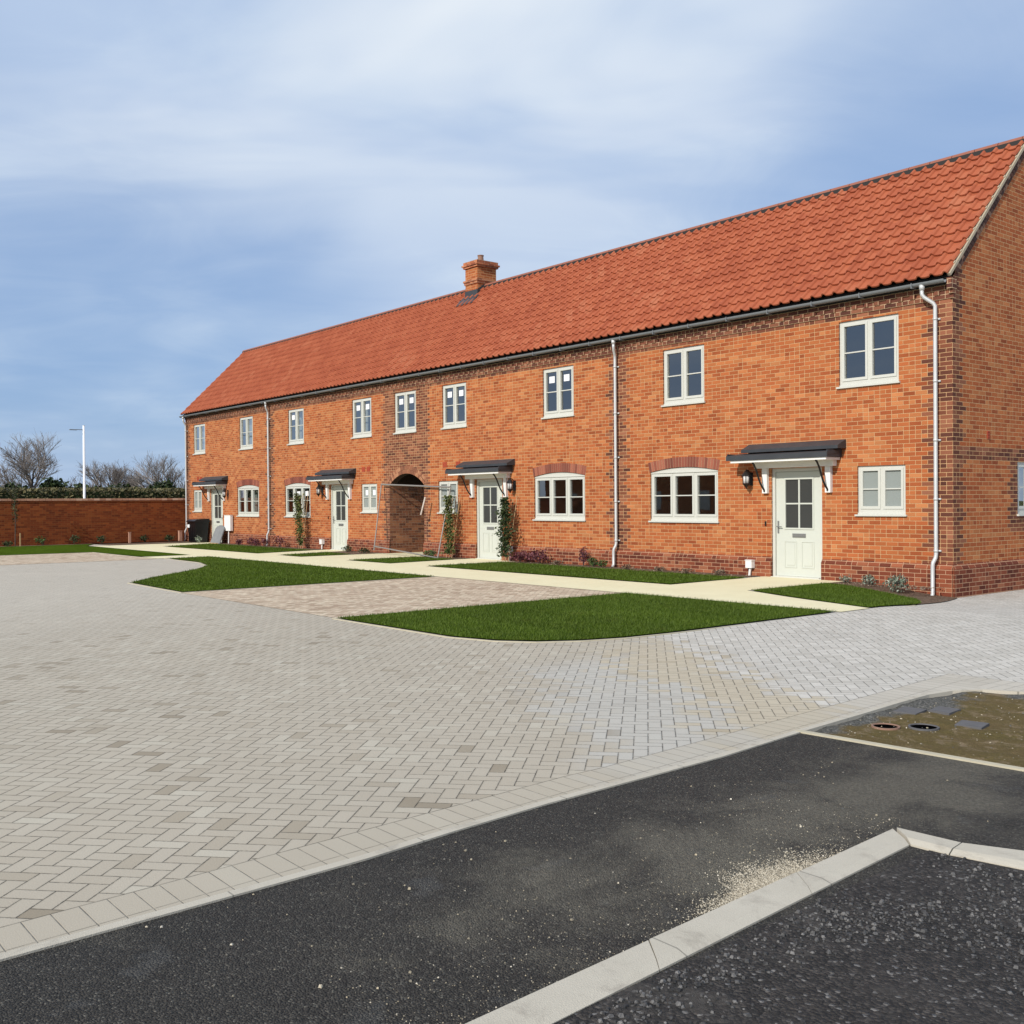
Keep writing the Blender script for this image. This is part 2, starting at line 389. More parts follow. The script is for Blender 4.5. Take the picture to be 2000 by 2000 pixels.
def tarmac(name, base, sparkle, coarse, zones):
    g = mat(name); x, y, z = g.coords()
    vc = g.vor(coarse, None, 'F1', 'Color'); n = g.node('ShaderNodeSeparateColor'); g.link(vc, n.inputs[0]); vr = V(g, n.outputs[0])
    vd = g.vor(coarse)
    c = g.ramp(vr, [(0, tuple(b * 0.45 for b in base)), (0.6, base), (0.94, tuple(b * 1.8 for b in base)), (1.0, sparkle)])
    big = g.noise(0.9, None, 5.0, 0.65); med = g.noise(4.0, None, 5.0, 0.7, 0.3)
    c = g.scale(c, 0.45 + big * 0.75 + med * 0.35)
    dn = g.noise(1.9, None, 6.0, 0.72, 0.5); fine = g.noise(60.0, None, 3.0, 0.7).step(0.35, 0.7)
    if zones:      # dust drifts lie along the wide kerb and below the cream kerb
        z1 = (1.0 - ((x - 5.9).abs() / 0.75).cl()) * y.step(-15.6, -13.9)
        z2 = (1.0 - ((y + 11.9).abs() / 1.1).cl()) * x.step(5.0, 6.0) * 0.5
        z3 = (1.0 - (((x - 6.22).abs() / 0.30).cl())) * (1.0 - (((y + 13.42).abs() / 0.42).cl()))
        dm = (dn + z1 * 0.34 + z2 * 0.25 + z3 * 0.55).step(0.56, 0.92)
        c = g.mix(dm * (fine * 0.5 + 0.4), c, (0.185, 0.165, 0.125))
        c = g.mix(g.noise(2.6, None, 4.0, 0.6).step(0.62, 0.70) * 0.25, c, (0.13, 0.13, 0.125))
    else:
        c = g.mix(dn.step(0.52, 0.72) * 0.55, c, (0.075, 0.066, 0.056)); vd = vd * dn.step(0.66, 0.46)
    return out(g, c, 0.74, g.bump(vd * -1.0 + g.noise(220.0, None, 2.0) * 0.4 + med * 0.8, 0.014, 1.0), spec=0.3)
M_TAR = tarmac("tarmac", (0.042, 0.037, 0.030), (0.15, 0.14, 0.115), 130.0, True)
M_TARB = tarmac("coarse_tarmac", (0.034, 0.029, 0.025), (0.17, 0.16, 0.15), 80.0, False)

g = mat("cream_path_surface"); x, y, z = g.coords()
slab = ((y / 0.45).fr() - 0.5).abs().gt(0.492).mx(((x / 0.45).fr() - 0.5).abs().gt(0.492))
c = g.mix(g.noise(1.5, None, 5.0, 0.7), (0.66, 0.585, 0.36), (0.80, 0.735, 0.50)); c = g.scale(c, 0.88 + g.noise(110.0, None, 3.0) * 0.2)
M_PATH = out(g, g.mix(slab * 0.22, c, (0.45, 0.38, 0.27)), 0.9, g.bump(g.noise(150.0), 0.003, 0.6))
def turf(g, c):      # turf is laid in rolls, with a few thin yellowish places
    sx_ = g.node('ShaderNodeSeparateXYZ'); g.link(g.P, sx_.inputs[0]); X, Y = V(g, sx_.outputs[0]), V(g, sx_.outputs[1])
    rl = (Y / 0.42).floor(); c = g.scale(c, 0.88 + g.white(g.xyz(rl, (X / 1.6 + rl * 0.37).floor(), 1.0)) * 0.22)
    return g.mix(g.noise(1.4, None, 5.0, 0.7, 0.3).step(0.56, 0.80) * 0.42, c, (0.17, 0.155, 0.035))
def grass_mat(name, a, b):
    g = mat(name); g.coords(); gn = g.node('ShaderNodeNewGeometry')
    c = g.mix(g.noise(2.0, None, 5.0, 0.65), a, b); c = g.scale(c, 0.65 + g.noise(55.0, None, 4.0, 0.7) * 0.6); c = turf(g, c)
    return out(g, c, 0.8, g.bump(g.noise(70.0, None, 4.0, 0.8), 0.03, 1.0), spec=0.0)
M_LAWN = grass_mat("lawn_turf", (0.056, 0.096, 0.010), (0.082, 0.126, 0.013))
g = mat("grass_blade"); g.coords(); gn = g.node('ShaderNodeNewGeometry')
c = g.ramp((V(g, gn.outputs['Random Per Island']) * 0.7 + g.noise(1.2, None, 4.0, 0.6) * 0.5 - 0.1).cl(), [(0, (0.036, 0.062, 0.006)), (0.5, (0.066, 0.104, 0.010)), (0.9, (0.098, 0.140, 0.016)), (1, (0.20, 0.18, 0.05))])
M_BLADE = out(g, turf(g, c), 0.65, spec=0.2)
M_FIELD = grass_mat("field", (0.06, 0.075, 0.03), (0.11, 0.11, 0.05))
def soil_mat(name, stops, sc=38.0):
    g = mat(name); g.coords(); c = g.ramp((g.vor(sc) * 0.6 + g.noise(5.0, None, 5.0, 0.7) * 0.6 - 0.05).cl(), stops)
    return out(g, c, 0.95, g.bump(g.noise(45.0, None, 5.0, 0.75), 0.03, 1.0), spec=0.1)
M_SOIL = soil_mat("mulch", [(0, (0.07, 0.042, 0.028)), (0.5, (0.15, 0.10, 0.07)), (1, (0.30, 0.22, 0.16))])
g = mat("mossy_ground"); x, y, z = g.coords()
gr = g.ramp(g.vor(90.0, None, 'F1', 'Color'), [(0, (0.06, 0.058, 0.052)), (0.6, (0.15, 0.145, 0.13)), (1, (0.32, 0.30, 0.27))])
ms = g.mix(g.noise(3.0, None, 5.0, 0.7), (0.12, 0.105, 0.028), (0.20, 0.13, 0.07)); ms = g.scale(g.mix(g.noise(7.0, None, 5.0, 0.7, 0.5).step(0.5, 0.66), ms, (0.27, 0.20, 0.12)), 0.45 + g.noise(40.0, None, 5.0, 0.75) * 1.1)
edge_m = ((x - 4.9) * 1.4 + (g.noise(2.5, None, 4.0, 0.6) - 0.5) * 1.4).mn((y + 8.75) * -1.6 + (g.noise(3.1, None, 4.0) - 0.5) * 1.2).step(0.0, 0.25)
M_MOSS = out(g, g.mix(edge_m, gr, ms), 0.95, g.bump(g.noise(50.0, None, 5.0, 0.75), 0.03, 1.0), spec=0.1)
g = mat("concrete_kerb"); x, y, z = g.coords()
c = g.mix(g.noise(2.0, None, 5.0, 0.65), (0.42, 0.375, 0.30), (0.56, 0.51, 0.42)); c = g.scale(c, 0.82 + g.noise(160.0, None, 3.0, 0.7) * 0.3)
c = g.mix(g.noise(5.0, None, 6.0, 0.75, 0.5).step(0.50, 0.72) * 0.6, c, (0.27, 0.235, 0.19))
c = g.mix(((y / 0.92 + 0.43).fr() - 0.5).abs().gt(0.496) * 0.6, c, (0.12, 0.11, 0.09))
M_KERB = out(g, c, 0.85, g.bump(g.noise(200.0, None, 3.0), 0.003, 0.7))
M_EDGE = plain("pale_edging", (0.46, 0.41, 0.30), 0.9, var=0.3, sc=8, bd=0.003)
M_SLAB = plain("slate_slab", (0.105, 0.10, 0.10), 0.8, var=0.5, sc=14, bd=0.004)
M_STONE = island_mat("loose_stone", [(0, (0.08, 0.08, 0.08)), (0.5, (0.22, 0.19, 0.14)), (0.85, (0.42, 0.35, 0.24)), (1, (0.66, 0.60, 0.50))], sc=90)
M_SAND = island_mat('sandy_grit', [(0, (0.16, 0.135, 0.10)), (0.4, (0.36, 0.31, 0.23)), (1, (0.60, 0.54, 0.43))], sc=90)
M_CRUMB = island_mat('mulch_crumb', [(0, (0.05, 0.03, 0.02)), (0.6, (0.14, 0.09, 0.06)), (1, (0.34, 0.27, 0.20))])
M_CHIP = island_mat("tarmac_chipping", [(0, (0.022, 0.021, 0.021)), (0.6, (0.060, 0.057, 0.055)), (1, (0.15, 0.142, 0.135))], 0.55, sc=90)
def leafm(name, stops):
    g = mat(name); g.coords(); n = g.node('ShaderNodeNewGeometry')
    c = g.ramp(V(g, n.outputs['Random Per Island']), stops)
    return out(g, g.scale(c, 0.8 + g.noise(3.0, None, 3.0) * 0.4), 0.6, spec=0.25)
M_LDARK = leafm("dark_leaf", [(0, (0.012, 0.022, 0.008)), (0.7, (0.035, 0.055, 0.018)), (1, (0.08, 0.10, 0.035))])
M_LHEDGE = leafm("hedge_leaf", [(0, (0.05, 0.048, 0.020)), (0.6, (0.12, 0.108, 0.045)), (1, (0.22, 0.19, 0.10))])
M_LCLIMB = leafm("climber_leaf", [(0, (0.025, 0.045, 0.012)), (0.6, (0.08, 0.10, 0.025)), (0.9, (0.16, 0.16, 0.05)), (1, (0.28, 0.20, 0.10))])
M_LPURP = leafm("purple_leaf", [(0, (0.04, 0.010, 0.016)), (0.6, (0.11, 0.028, 0.038)), (1, (0.30, 0.12, 0.13))])
M_LGREY = leafm("silver_leaf", [(0, (0.07, 0.09, 0.06)), (0.6, (0.19, 0.23, 0.17)), (1, (0.42, 0.44, 0.36))])
M_LGREEN = leafm("green_leaf", [(0, (0.018, 0.045, 0.012)), (0.6, (0.05, 0.10, 0.025)), (1, (0.12, 0.18, 0.05))])
M_TWIG = plain("bare_twig", (0.22, 0.19, 0.17), 0.9, var=0.4, sc=2)
M_BARK = plain("bark", (0.09, 0.07, 0.055), 0.9, var=0.4, sc=8)
# room-facing opposite brick
M_OPP = brick_mat("opposite_brick", ORANGE, MORT, seed=20.0)

# ------------------------------------------------------------------ ground
def sheet(name, poly, z, material, props, cuts=None, follow=True):
    bm = bmesh.new(); vs = [bm.verts.new((p[0], p[1], 0)) for p in poly]; es = [bm.edges.new((vs[i], vs[(i + 1) % len(vs)])) for i in range(len(vs))]
    bmesh.ops.triangle_fill(bm, edges=es, use_beauty=True)
    if follow:
        for cx in [-2.0 + 0.22 * i for i in range(11)]:
            bmesh.ops.bisect_plane(bm, geom=bm.verts[:] + bm.edges[:] + bm.faces[:], plane_co=(cx, 0, 0), plane_no=(1, 0, 0))
        for cy in [-4.0 + 0.38 * i for i in range(11)]:
            bmesh.ops.bisect_plane(bm, geom=bm.verts[:] + bm.edges[:] + bm.faces[:], plane_co=(0, cy, 0), plane_no=(0, 1, 0))
    for v in bm.verts: v.co.z = z + (gz(v.co.x, v.co.y) if follow else 0)
    bmesh.ops.recalc_face_normals(bm, faces=bm.faces[:])
    for f in bm.faces:
        if f.normal.z < 0: f.normal_flip()
    me = bpy.data.meshes.new(name); bm.to_mesh(me); bm.free(); me.materials.append(material)
    o = bpy.data.objects.new(name, me); COL.objects.link(o)
    for k, v in props.items(): o[k] = v
    return o
ST = lambda lab: {'kind': 'structure', 'label': lab}
def rect(x0, x1, y0, y1): return [(x0, y0), (x1, y0), (x1, y1), (x0, y1)]
sheet('ground', rect(-700, 500, -500, 800), -0.30, M_FIELD, ST('flat open ground around the houses'), follow=False)
kerb_line = [(5.75, -26), (5.12, -16.0), (5.06, -14.52), (5.0, -14.0), (4.95, -13.4), (4.925, -12.7), (4.90, -12.0), (4.86, -11.6), (4.81, -11.1), (4.75, -10.3), (4.70, -9.7), (4.68, -9.3), (4.72, -9.0), (4.86, -8.76), (5.15, -8.60), (5.7, -8.48), (7.0, -8.38), (14, -8.2), (40, -8.0)]
sheet('paving', [(-34.5, -26)] + kerb_line + [(40, 60), (0.02, 60), (0.02, 0.3), (-33.2, 0.3), (-34.5, 0.3)], 0.0, M_PAVE, ST('pale grey block paving of the courtyard and drive'))
sheet('road', [(5.72, -26), (5.75, -70), (60, -70), (60, -7.0), (40, -8.3), (12, -10.46), (6.21, -10.97), (4.83, -11.09), (4.80, -11.2), (4.7, -14), (4.8, -26)], -0.003, M_TAR, ST('fine dark tarmac between the paving and the flush kerb'), follow=False)
sheet('tarmac_bay', [(6.57, -12.55), (6.75, -12.52), (6.95, -12.44), (9, -12.0), (40, -9.5), (60, -9.5), (60, -70), (8.2, -70), (6.65, -15.0)], 0.001, M_TARB, ST('coarse dark tarmac in the near right corner'), follow=False)
soil_poly = [(4.83, -11.06), (4.77, -10.3), (4.72, -9.7), (4.70, -9.3), (4.75, -9.03), (4.88, -8.8), (5.16, -8.64), (5.7, -8.52), (7.0, -8.42), (14, -8.24), (40, -8.04), (40, -8.0 - 0.0), (40, -8.05), (12, -10.45), (6.21, -10.95)]
soil_poly = soil_poly[:11] + [(40, -8.3), (12, -10.45), (6.21, -10.95)]
sp_o = sheet('verge', soil_poly, -0.012, M_MOSS, ST('mossy soil patch beside the tarmac'), follow=False)
bm = bmesh.new(); bm.from_mesh(sp_o.data)
for k in range(74): bmesh.ops.bisect_plane(bm, geom=bm.verts[:] + bm.edges[:] + bm.faces[:], plane_co=(4.72 + k * 0.05, 0, 0), plane_no=(1, 0, 0))
for k in range(52): bmesh.ops.bisect_plane(bm, geom=bm.verts[:] + bm.edges[:] + bm.faces[:], plane_co=(0, -11.05 + k * 0.05, 0), plane_no=(0, 1, 0))
for v in bm.verts:
    p_ = v.co; dp = min((p_.xy - Vector(q_)).length for q_ in ((5.09, -10.50), (5.265, -10.33)))
    v.co.z = -0.018 if dp < 0.15 else -0.016 + 0.016 * noise.noise(Vector((p_.x * 3.1, p_.y * 3.1, 0))) + 0.010 * noise.noise(Vector((p_.x * 9.0, p_.y * 9.0, 5)))
bm.to_mesh(sp_o.data); bm.free()
# tan bays
sheet('parking_bay', rect(-8.40, -3.10, -10.0, -4.66), 0.004, M_TAN, ST('tan block parking bay between the two front lawns'))
sheet('parking_bay', rect(-25.35, -19.8, -26, -6.25), 0.004, M_TAN, ST('tan block parking bay at the far left of the courtyard'))
# path
path_poly = [(-30.6, -4.65), (-21.2, -4.65), (-21.2, -6.15), (-19.9, -6.15), (-19.9, -4.65), (0.9, -4.65), (0.9, -3.98), (0.9, -3.95), (-2.05, -2.87),
             (-2.05, -0.04), (-3.85, -0.04), (-3.75, -2.87), (-11.5, -2.87), (-11.5, -0.04), (-13.4, -0.04), (-13.05, -2.87), (-15.2, -2.87), (-15.25, -0.3), (-15.6, -0.3), (-15.6, 6), (-17.7, 6), (-17.7, -0.3),
             (-17.7, -2.87), (-19.2, -2.87), (-19.95, -0.04), (-21.3, -0.04), (-20.5, -2.87), (-28.3, -2.87), (-29.4, -0.7), (-29.5, -0.04), (-30.9, -0.04)]
path_poly = [p for p in path_poly]
sheet('path', path_poly, 0.008, M_PATH, ST('cream path running along the terrace to its doors'))
lawns = {
 'big_right': [(-3.05, -4.71), (0.86, -4.71), (0.86, -8.0), (0.80, -8.65), (0.66, -9.15), (0.40, -9.55), (0.05, -9.82), (-0.55, -10.0), (-3.05, -10.03)],
 'big_left': [(-8.45, -4.71), (-8.45, -9.95), (-11.3, -9.85), (-12.5, -8.95), (-13.5, -8.05), (-14.5, -7.2), (-15.6, -6.5), (-17.2, -6.05), (-19.6, -5.95), (-19.75, -4.71)],
 'corner': [(-2.0, -2.85), (0.86, -3.93), (0.86, -2.7), (0.55, -2.0), (-0.1, -0.98), (-0.7, -0.78), (-2.0, -0.7)],
 'mid': rect(-11.45, -3.8, -2.82, -0.62),
 'small_a': [(-15.15, -2.82), (-13.1, -2.82), (-13.35, -0.62), (-15.2, -0.62)],
 'small_b': [(-19.1, -2.82), (-17.75, -2.82), (-17.75, -1.2), (-19.6, -1.0)],
 'back_left': [(-28.2, -2.82), (-20.55, -2.82), (-21.2, -0.62), (-29.3, -0.62)],
 'far': [(-21.25, -4.71), (-21.25, -6.15), (-25.4, -6.2), (-25.4, -26), (-32.5, -26), (-32.5, -4.0), (-31.0, -4.71)],
}
LL = {'big_right': 'large front lawn with a rounded corner nearest the camera', 'big_left': 'front lawn with a curved edge beside the courtyard', 'corner': 'small lawn strip at the near corner of the terrace', 'mid': 'narrow lawn between the two nearest front doors', 'small_a': 'small lawn between the archway path and the third door', 'small_b': 'small lawn left of the archway path', 'back_left': 'narrow lawn in front of the left end of the terrace', 'far': 'lawn in front of the brick garden wall'}
for k, p in lawns.items():
    sheet('lawn', p, 0.018, M_LAWN, ST(LL[k]))
# mulch beds against the wall
def bed(poly, lab): sheet('soil_bed', poly, 0.012, M_SOIL, ST(lab))
bed([(-2.0, -0.72), (-0.7, -0.78), (-0.1, -0.98), (0.55, -2.0), (0.84, -2.7), (0.45, -1.3), (0.12, -0.1), (0.05, 0.02), (-2.0, 0.02)], 'mulch bed at the near corner of the terrace')
bed(rect(-11.45, -3.95, -0.70, 0.02), 'mulch bed under the two nearest wide windows')
bed(rect(-15.2, -13.5, -0.70, 0.02), 'mulch bed left of the third door')
bed([(-19.7, -1.1), (-17.75, -1.25), (-17.75, 0.02), (-19.85, 0.02)], 'mulch bed right of the second door')
bed(rect(-29.2, -21.4, -0.7, 0.02), 'mulch bed below the left wide windows')
bed(rect(-33.3, -32.45, -26, 0.0), 'mulch bed along the garden wall')
bed(rect(-33.3, -31.0, -3.9, 0.02), 'mulch bed by the far left door')

# edgings: thin pale kerbs round lawns and along tan bays
def strip_along(mb, pts, w, z0, z1, closed=False, side=0.0):
    n = len(pts)
    def off(i, o):
        a = Vector(pts[max(i - 1, 0)]) if not closed else Vector(pts[(i - 1) % n]); b = Vector(pts[i]); c = Vector(pts[min(i + 1, n - 1)]) if not closed else Vector(pts[(i + 1) % n])
        d1 = (b - a); d2 = (c - b)
        if d1.length < 1e-6: d1 = d2
        if d2.length < 1e-6: d2 = d1
        d1.normalize(); d2.normalize(); n1 = Vector((-d1.y, d1.x)); n2 = Vector((-d2.y, d2.x)); t = (n1 + n2)
        if t.length < 1e-6: t = n1
        t.normalize(); t /= max(0.4, t.dot(n1)); return b + t * o
    A = [off(i, side - w / 2) for i in range(n)]; B = [off(i, side + w / 2) for i in range(n)]
    rng = n if closed else n - 1
    for i in range(rng):
        j = (i + 1) % n
        vs = []
        for p in (A[i], A[j], B[j], B[i]):
            vs.append((p.x, p.y, z0 + gz(p.x, p.y)))
        for p in (A[i], A[j], B[j], B[i]):
            vs.append((p.x, p.y, z1 + gz(p.x, p.y)))
        mb.add(vs, [(0, 3, 2, 1), (4, 5, 6, 7), (0, 1, 5, 4), (1, 2, 6, 5), (2, 3, 7, 6), (3, 0, 4, 7)])
mb = MB()
for pl in ([(-3.08, -4.7), (-3.08, -10.06), (-0.55, -10.05), (0.07, -9.87), (0.44, -9.59), (0.70, -9.17), (0.85, -8.66), (0.905, -8.0), (0.905, -2.8)],
           [(-8.42, -4.7), (-8.42, -9.99), (-11.32, -9.90), (-12.53, -8.99), (-13.53, -8.09), (-14.53, -7.24), (-15.6, -6.55), (-17.2, -6.10), (-19.8, -6.0)],
           [(-19.85, -6.22), (-25.4, -6.22), (-25.4, -26)]):
    strip_along(mb, pl, 0.032, -0.02, 0.010)
mb.build('edging', M_EDGE, props=ST('pale concrete edging round the lawns'))
# flush kerb of the block paving
mb = MB(); strip_along(mb, [kerb_line[0]] + kerb_line[1:], 0.050, -0.2, 0.005, side=0.025 * -1)
mb.build('kerb', M_KERB, props=ST('thin pale kerb between the block paving and the tarmac'))
mb = MB(); strip_along(mb, [(4.82, -11.10), (6.21, -10.98), (12, -10.48), (40, -8.3)], 0.05, -0.2, 0.007)
mb.build('kerb', M_EDGE, props=ST('thin cream kerb beside the mossy soil patch'))
# wide concrete kerbs, each stone its own length with a chamfered face
def kerbstone(p0, p1, w, h, name_label, q0=None, q1=None):
    pass
mb = MB()
def stone(a, b, c, d, z0, zt, zf):     # a,b far edge; c,d near edge (towards camera)
    # top between far edge and 70% across, then a slope down
    a, b, c, d = [Vector((*p, 0)) for p in (a, b, c, d)]
    e = b.lerp(c, 0.72); f = a.lerp(d, 0.72)
    vs = [(*v.xy, z0) for v in (a, b, c, d)] + [(*a.xy, zt), (*b.xy, zt), (*e.xy, zt), (*f.xy, zt), (*c.xy, zf), (*d.xy, zf)]
    mb.add(vs, [(0, 3, 2, 1), (4, 5, 6, 7), (7, 6, 8, 9), (0, 1, 5, 4), (1, 2, 8, 6, 5), (2, 3, 9, 8), (3, 0, 4, 7, 9)])
o0 = Vector((6.335, -12.50)); o1 = Vector((6.51, -15.05)); i0 = Vector((6.485, -12.62)); i1 = Vector((6.665, -15.0))
dv = (o1 - o0) / 2.556; di = (i1 - i0) / 2.38
ts = [0.0, 0.80, 1.72, 2.64, 3.56, 4.48, 5.4, 6.3, 7.2, 8.1, 9.0]
for k in range(len(ts) - 1):
    t0 = ts[k] + 0.003; t1 = ts[k + 1] - 0.003
    stone(o0 + dv * t0, o0 + dv * t1, i0 + di * t1, i0 + di * (t0 - (0.003 if k else 0)), -0.2, 0.014 + 0.002 * (k % 2), 0.004)
rt = [((6.345, -12.49), (6.485, -12.615)), ((6.64, -12.47), (6.66, -12.61)), ((7.0, -12.31), (7.10, -12.52)), ((7.9, -12.1), (7.95, -12.31)), ((8.8, -11.95), (8.85, -12.15)), ((9.7, -11.82), (9.75, -12.0)), ((12, -11.5), (12.05, -11.7))]
for k in range(len(rt) - 1):
    (a, d), (b, c) = rt[k], rt[k + 1]
    ea = (Vector(b) - Vector(a)).normalized() * 0.003
    stone(Vector(a) + ea, Vector(b) - ea, Vector(c) - ea, Vector(d) + ea, -0.2, 0.020, 0.006)
mb.build('kerb', M_KERB, props=ST('wide pale concrete kerb stones turning a corner in the near tarmac'))

# ------------------------------------------------------------------ the terrace
T = thing('brick_terrace', 'long two-storey orange brick terrace of four homes with a red pantile roof', 'house', (-16.6, 2.7, 0))
XL = -33.2; DEP = 5.4
def tess(outer, holes, to3, flip=False):
    loops = [[Vector((p[0], p[1], 0)) for p in outer]] + [[Vector((p[0], p[1], 0)) for p in h] for h in holes]
    tri = geometry.tessellate_polygon(loops); flat = [p for l in loops for p in l]
    return [to3(p.x, p.y) for p in flat], [tuple(t) for t in tri]
UPW = [(-2.18, -0.985), (-6.535, -5.385), (-10.52, -9.40), (-14.80, -13.68), (-17.25, -16.11), (-19.71, -18.55), (-24.05, -22.91), (-28.0, -26.86), (-32.39, -31.23)]
WIDE = [(-6.93, -5.035), (-10.87, -9.03), (-24.33, -22.49), (-28.25, -26.40)]
SMALL = [(-1.81, -0.865), (-15.02, -14.10), (-19.18, -18.26), (-32.47, -31.62)]
DOORS = [(-3.70, -2.555, 'L'), (-13.27, -12.155, 'R'), (-21.13, -20.02, 'L'), (-30.72, -29.59, 'R')]
ARC = (-17.56, -15.73)
def arc_pts(x0, x1, zs, rise, n=14):     # from x1 to x0 over the top
    w = (x1 - x0) / 2; R = (w * w + rise * rise) / (2 * rise); cx = (x0 + x1) / 2; cz = zs + rise - R; a = math.asin(w / R)
    return [(cx + R * sin(a - 2 * a * i / n), cz + R * cos(a - 2 * a * i / n)) for i in range(n + 1)]
holes = []; rev = []
for x0, x1 in UPW: holes.append([(x0, 3.56), (x1, 3.56), (x1, 4.765), (x0, 4.765)]); rev.append((holes[-1], 0.13))
for x0, x1 in SMALL: holes.append([(x0, 1.22), (x1, 1.22), (x1, 2.11), (x0, 2.11)]); rev.append((holes[-1], 0.13))
for x0, x1 in WIDE: holes.append([(x0, 1.06), (x1, 1.06)] + arc_pts(x0, x1, 2.13, 0.095)); rev.append((holes[-1], 0.13))
for x0, x1, s in DOORS: holes.append([(x0, 0.0), (x1, 0.0), (x1, 2.12), (x0, 2.12)]); rev.append((holes[-1], 0.16))
ARCH_RISE = 0.34
arch_hole = [(ARC[0], -0.02), (ARC[1], -0.02)] + arc_pts(ARC[0], ARC[1], 2.03, ARCH_RISE, 20); holes.append(arch_hole)
wall = MB()
vs, fs = tess([(XL, -0.5), (0, -0.5), (0, 5.22), (XL, 5.22)], holes, lambda a, b: (a, 0.0, b)); wall.add(vs, fs)
for h, d in rev:
    n = len(h)
    for i in range(n):
        a, b = h[i], h[(i + 1) % n]; wall.quad((a[0], 0, a[1]), (b[0], 0, b[1]), (b[0], d, b[1]), (a[0], d, a[1]))
gw = [(2.31, 1.20), (3.35, 1.20), (3.35, 2.17), (2.31, 2.17)]
gable = [(0, -0.5), (DEP, -0.5), (DEP, 5.22), (DEP / 2, 7.98), (0, 5.22)]
vs, fs = tess(gable, [gw], lambda a, b: (0.0, a, b)); wall.add(vs, fs)
for i in range(4):
    a, b = gw[i], gw[(i + 1) % 4]; wall.quad((0, a[0], a[1]), (0, b[0], b[1]), (-0.13, b[0], b[1]), (-0.13, a[0], a[1]))
vs, fs = tess(gable, [], lambda a, b: (XL, a, b)); wall.add(vs, fs)
for xa, xb in ((XL, ARC[0]), (ARC[1], 0)): wall.quad((xa, DEP, -0.5), (xb, DEP, -0.5), (xb, DEP, 5.22), (xa, DEP, 5.22))
wall.quad((ARC[0], DEP, 2.4), (ARC[1], DEP, 2.4), (ARC[1], DEP, 5.22), (ARC[0], DEP, 5.22))
wall.build('wall', M_WALL, T)
# covered passage through the terrace
pm = MB()
for xx in (ARC[0], ARC[1]): pm.quad((xx, 0, -0.02), (xx, DEP, -0.02), (xx, DEP, 2.06), (xx, 0, 2.06))
pm.build('passage_wall', brick_mat("passage_brick", [(0.0, (0.12, 0.04, 0.022)), (0.5, (0.25, 0.085, 0.04)), (1.0, (0.36, 0.15, 0.07))], (0.32, 0.20, 0.12), seed=14.0), T)
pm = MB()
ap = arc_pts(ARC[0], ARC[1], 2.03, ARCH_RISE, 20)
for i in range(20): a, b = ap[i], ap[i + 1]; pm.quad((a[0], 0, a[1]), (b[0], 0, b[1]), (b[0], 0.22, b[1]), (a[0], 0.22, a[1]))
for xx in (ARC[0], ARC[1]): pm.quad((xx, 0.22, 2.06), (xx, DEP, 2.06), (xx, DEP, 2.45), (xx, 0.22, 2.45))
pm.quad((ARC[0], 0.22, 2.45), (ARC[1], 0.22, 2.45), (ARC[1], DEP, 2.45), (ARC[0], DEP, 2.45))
pm.build('passage_ceiling', M_PASSAGE_SHADE, T)  # near-black colour paints the shade on ceiling, arch soffit and upper side walls
# interior rooms behind the glass
rm = MB()
cells = [(XL + 0.15, -25.5), (-25.4, ARC[0] - 0.12), (ARC[1] + 0.12, -8.03), (-7.93, -0.15)]
for a, b in cells:
    rm.box(a, b, DEP - 0.2, DEP - 0.1, -0.1, 5.1); rm.box(a, b, 0.16, DEP - 0.2, -0.1, -0.04)
    rm.box(a, a + 0.05, 0.16, DEP - 0.2, -0.1, 5.1); rm.box(b - 0.05, b, 0.16, DEP - 0.2, -0.1, 5.1)
    mid = (a + b) / 2; rm.box(mid - 0.05, mid + 0.05, 0.3, DEP - 0.2, 0, 5.1)
rm.box(XL + 0.15, -0.15, 0.16, DEP - 0.1, 2.46, 2.62); rm.box(XL + 0.15, -0.15, 0.16, DEP - 0.1, 5.0, 5.1)
rm.build('interior_wall', M_ROOM, T)

# plinth
def plinth_seg(mb, x0, x1): mb.prof([(0.02, -0.5), (-0.045, -0.5), (-0.045, 0.325), (-0.002, 0.40), (0.02, 0.40)], x0, x1)
xs = [XL] + sorted([v for a, b, s in DOORS for v in (a, b)] + [ARC[0], ARC[1]]) + [0.0]
for i in range(0, len(xs), 2):
    pl = MB(); plinth_seg(pl, xs[i], xs[i + 1]); pl.build('plinth', M_PLINTH, T)
pl = MB(); pr = [(0.045, -0.5), (0.045, 0.325), (0.002, 0.40), (-0.02, 0.40), (-0.02, -0.5)]
n = 5; vv = [(x, -0.045 if x > 0.01 else -0.002, z) for x, z in pr] + [(x, DEP, z) for x, z in pr]
pl.add(vv, [(i, (i + 1) % n, n + (i + 1) % n, n + i) for i in range(n)] + [tuple(range(n))[::-1], tuple(range(n, 2 * n))])
pl.build('plinth', M_PLINTH, T)
# corbelled courses below the eaves
cb = MB(); cb.box(XL, 0.0, -0.022, 0.01, 4.875, 5.20); cb.box(XL, 0.012, -0.048, 0.005, 5.025, 5.21)
i = 0; xx = XL + 0.05
while xx < -0.15: cb.box(xx, xx + 0.1, -0.044, 0.0, 4.953, 5.024); xx += 0.225
cb.build('eaves_corbel', M_CORBEL, T)
# kneeler at the near corner
kn = MB(); kn.box(-0.02, 0.062, -0.15, 0.03, 5.02, 5.20); kn.box(-0.02, 0.052, -0.09, 0.03, 4.95, 5.02); kn.box(-0.02, 0.042, -0.045, 0.03, 4.875, 4.95); kn.build('kneeler', M_CORBEL, T)

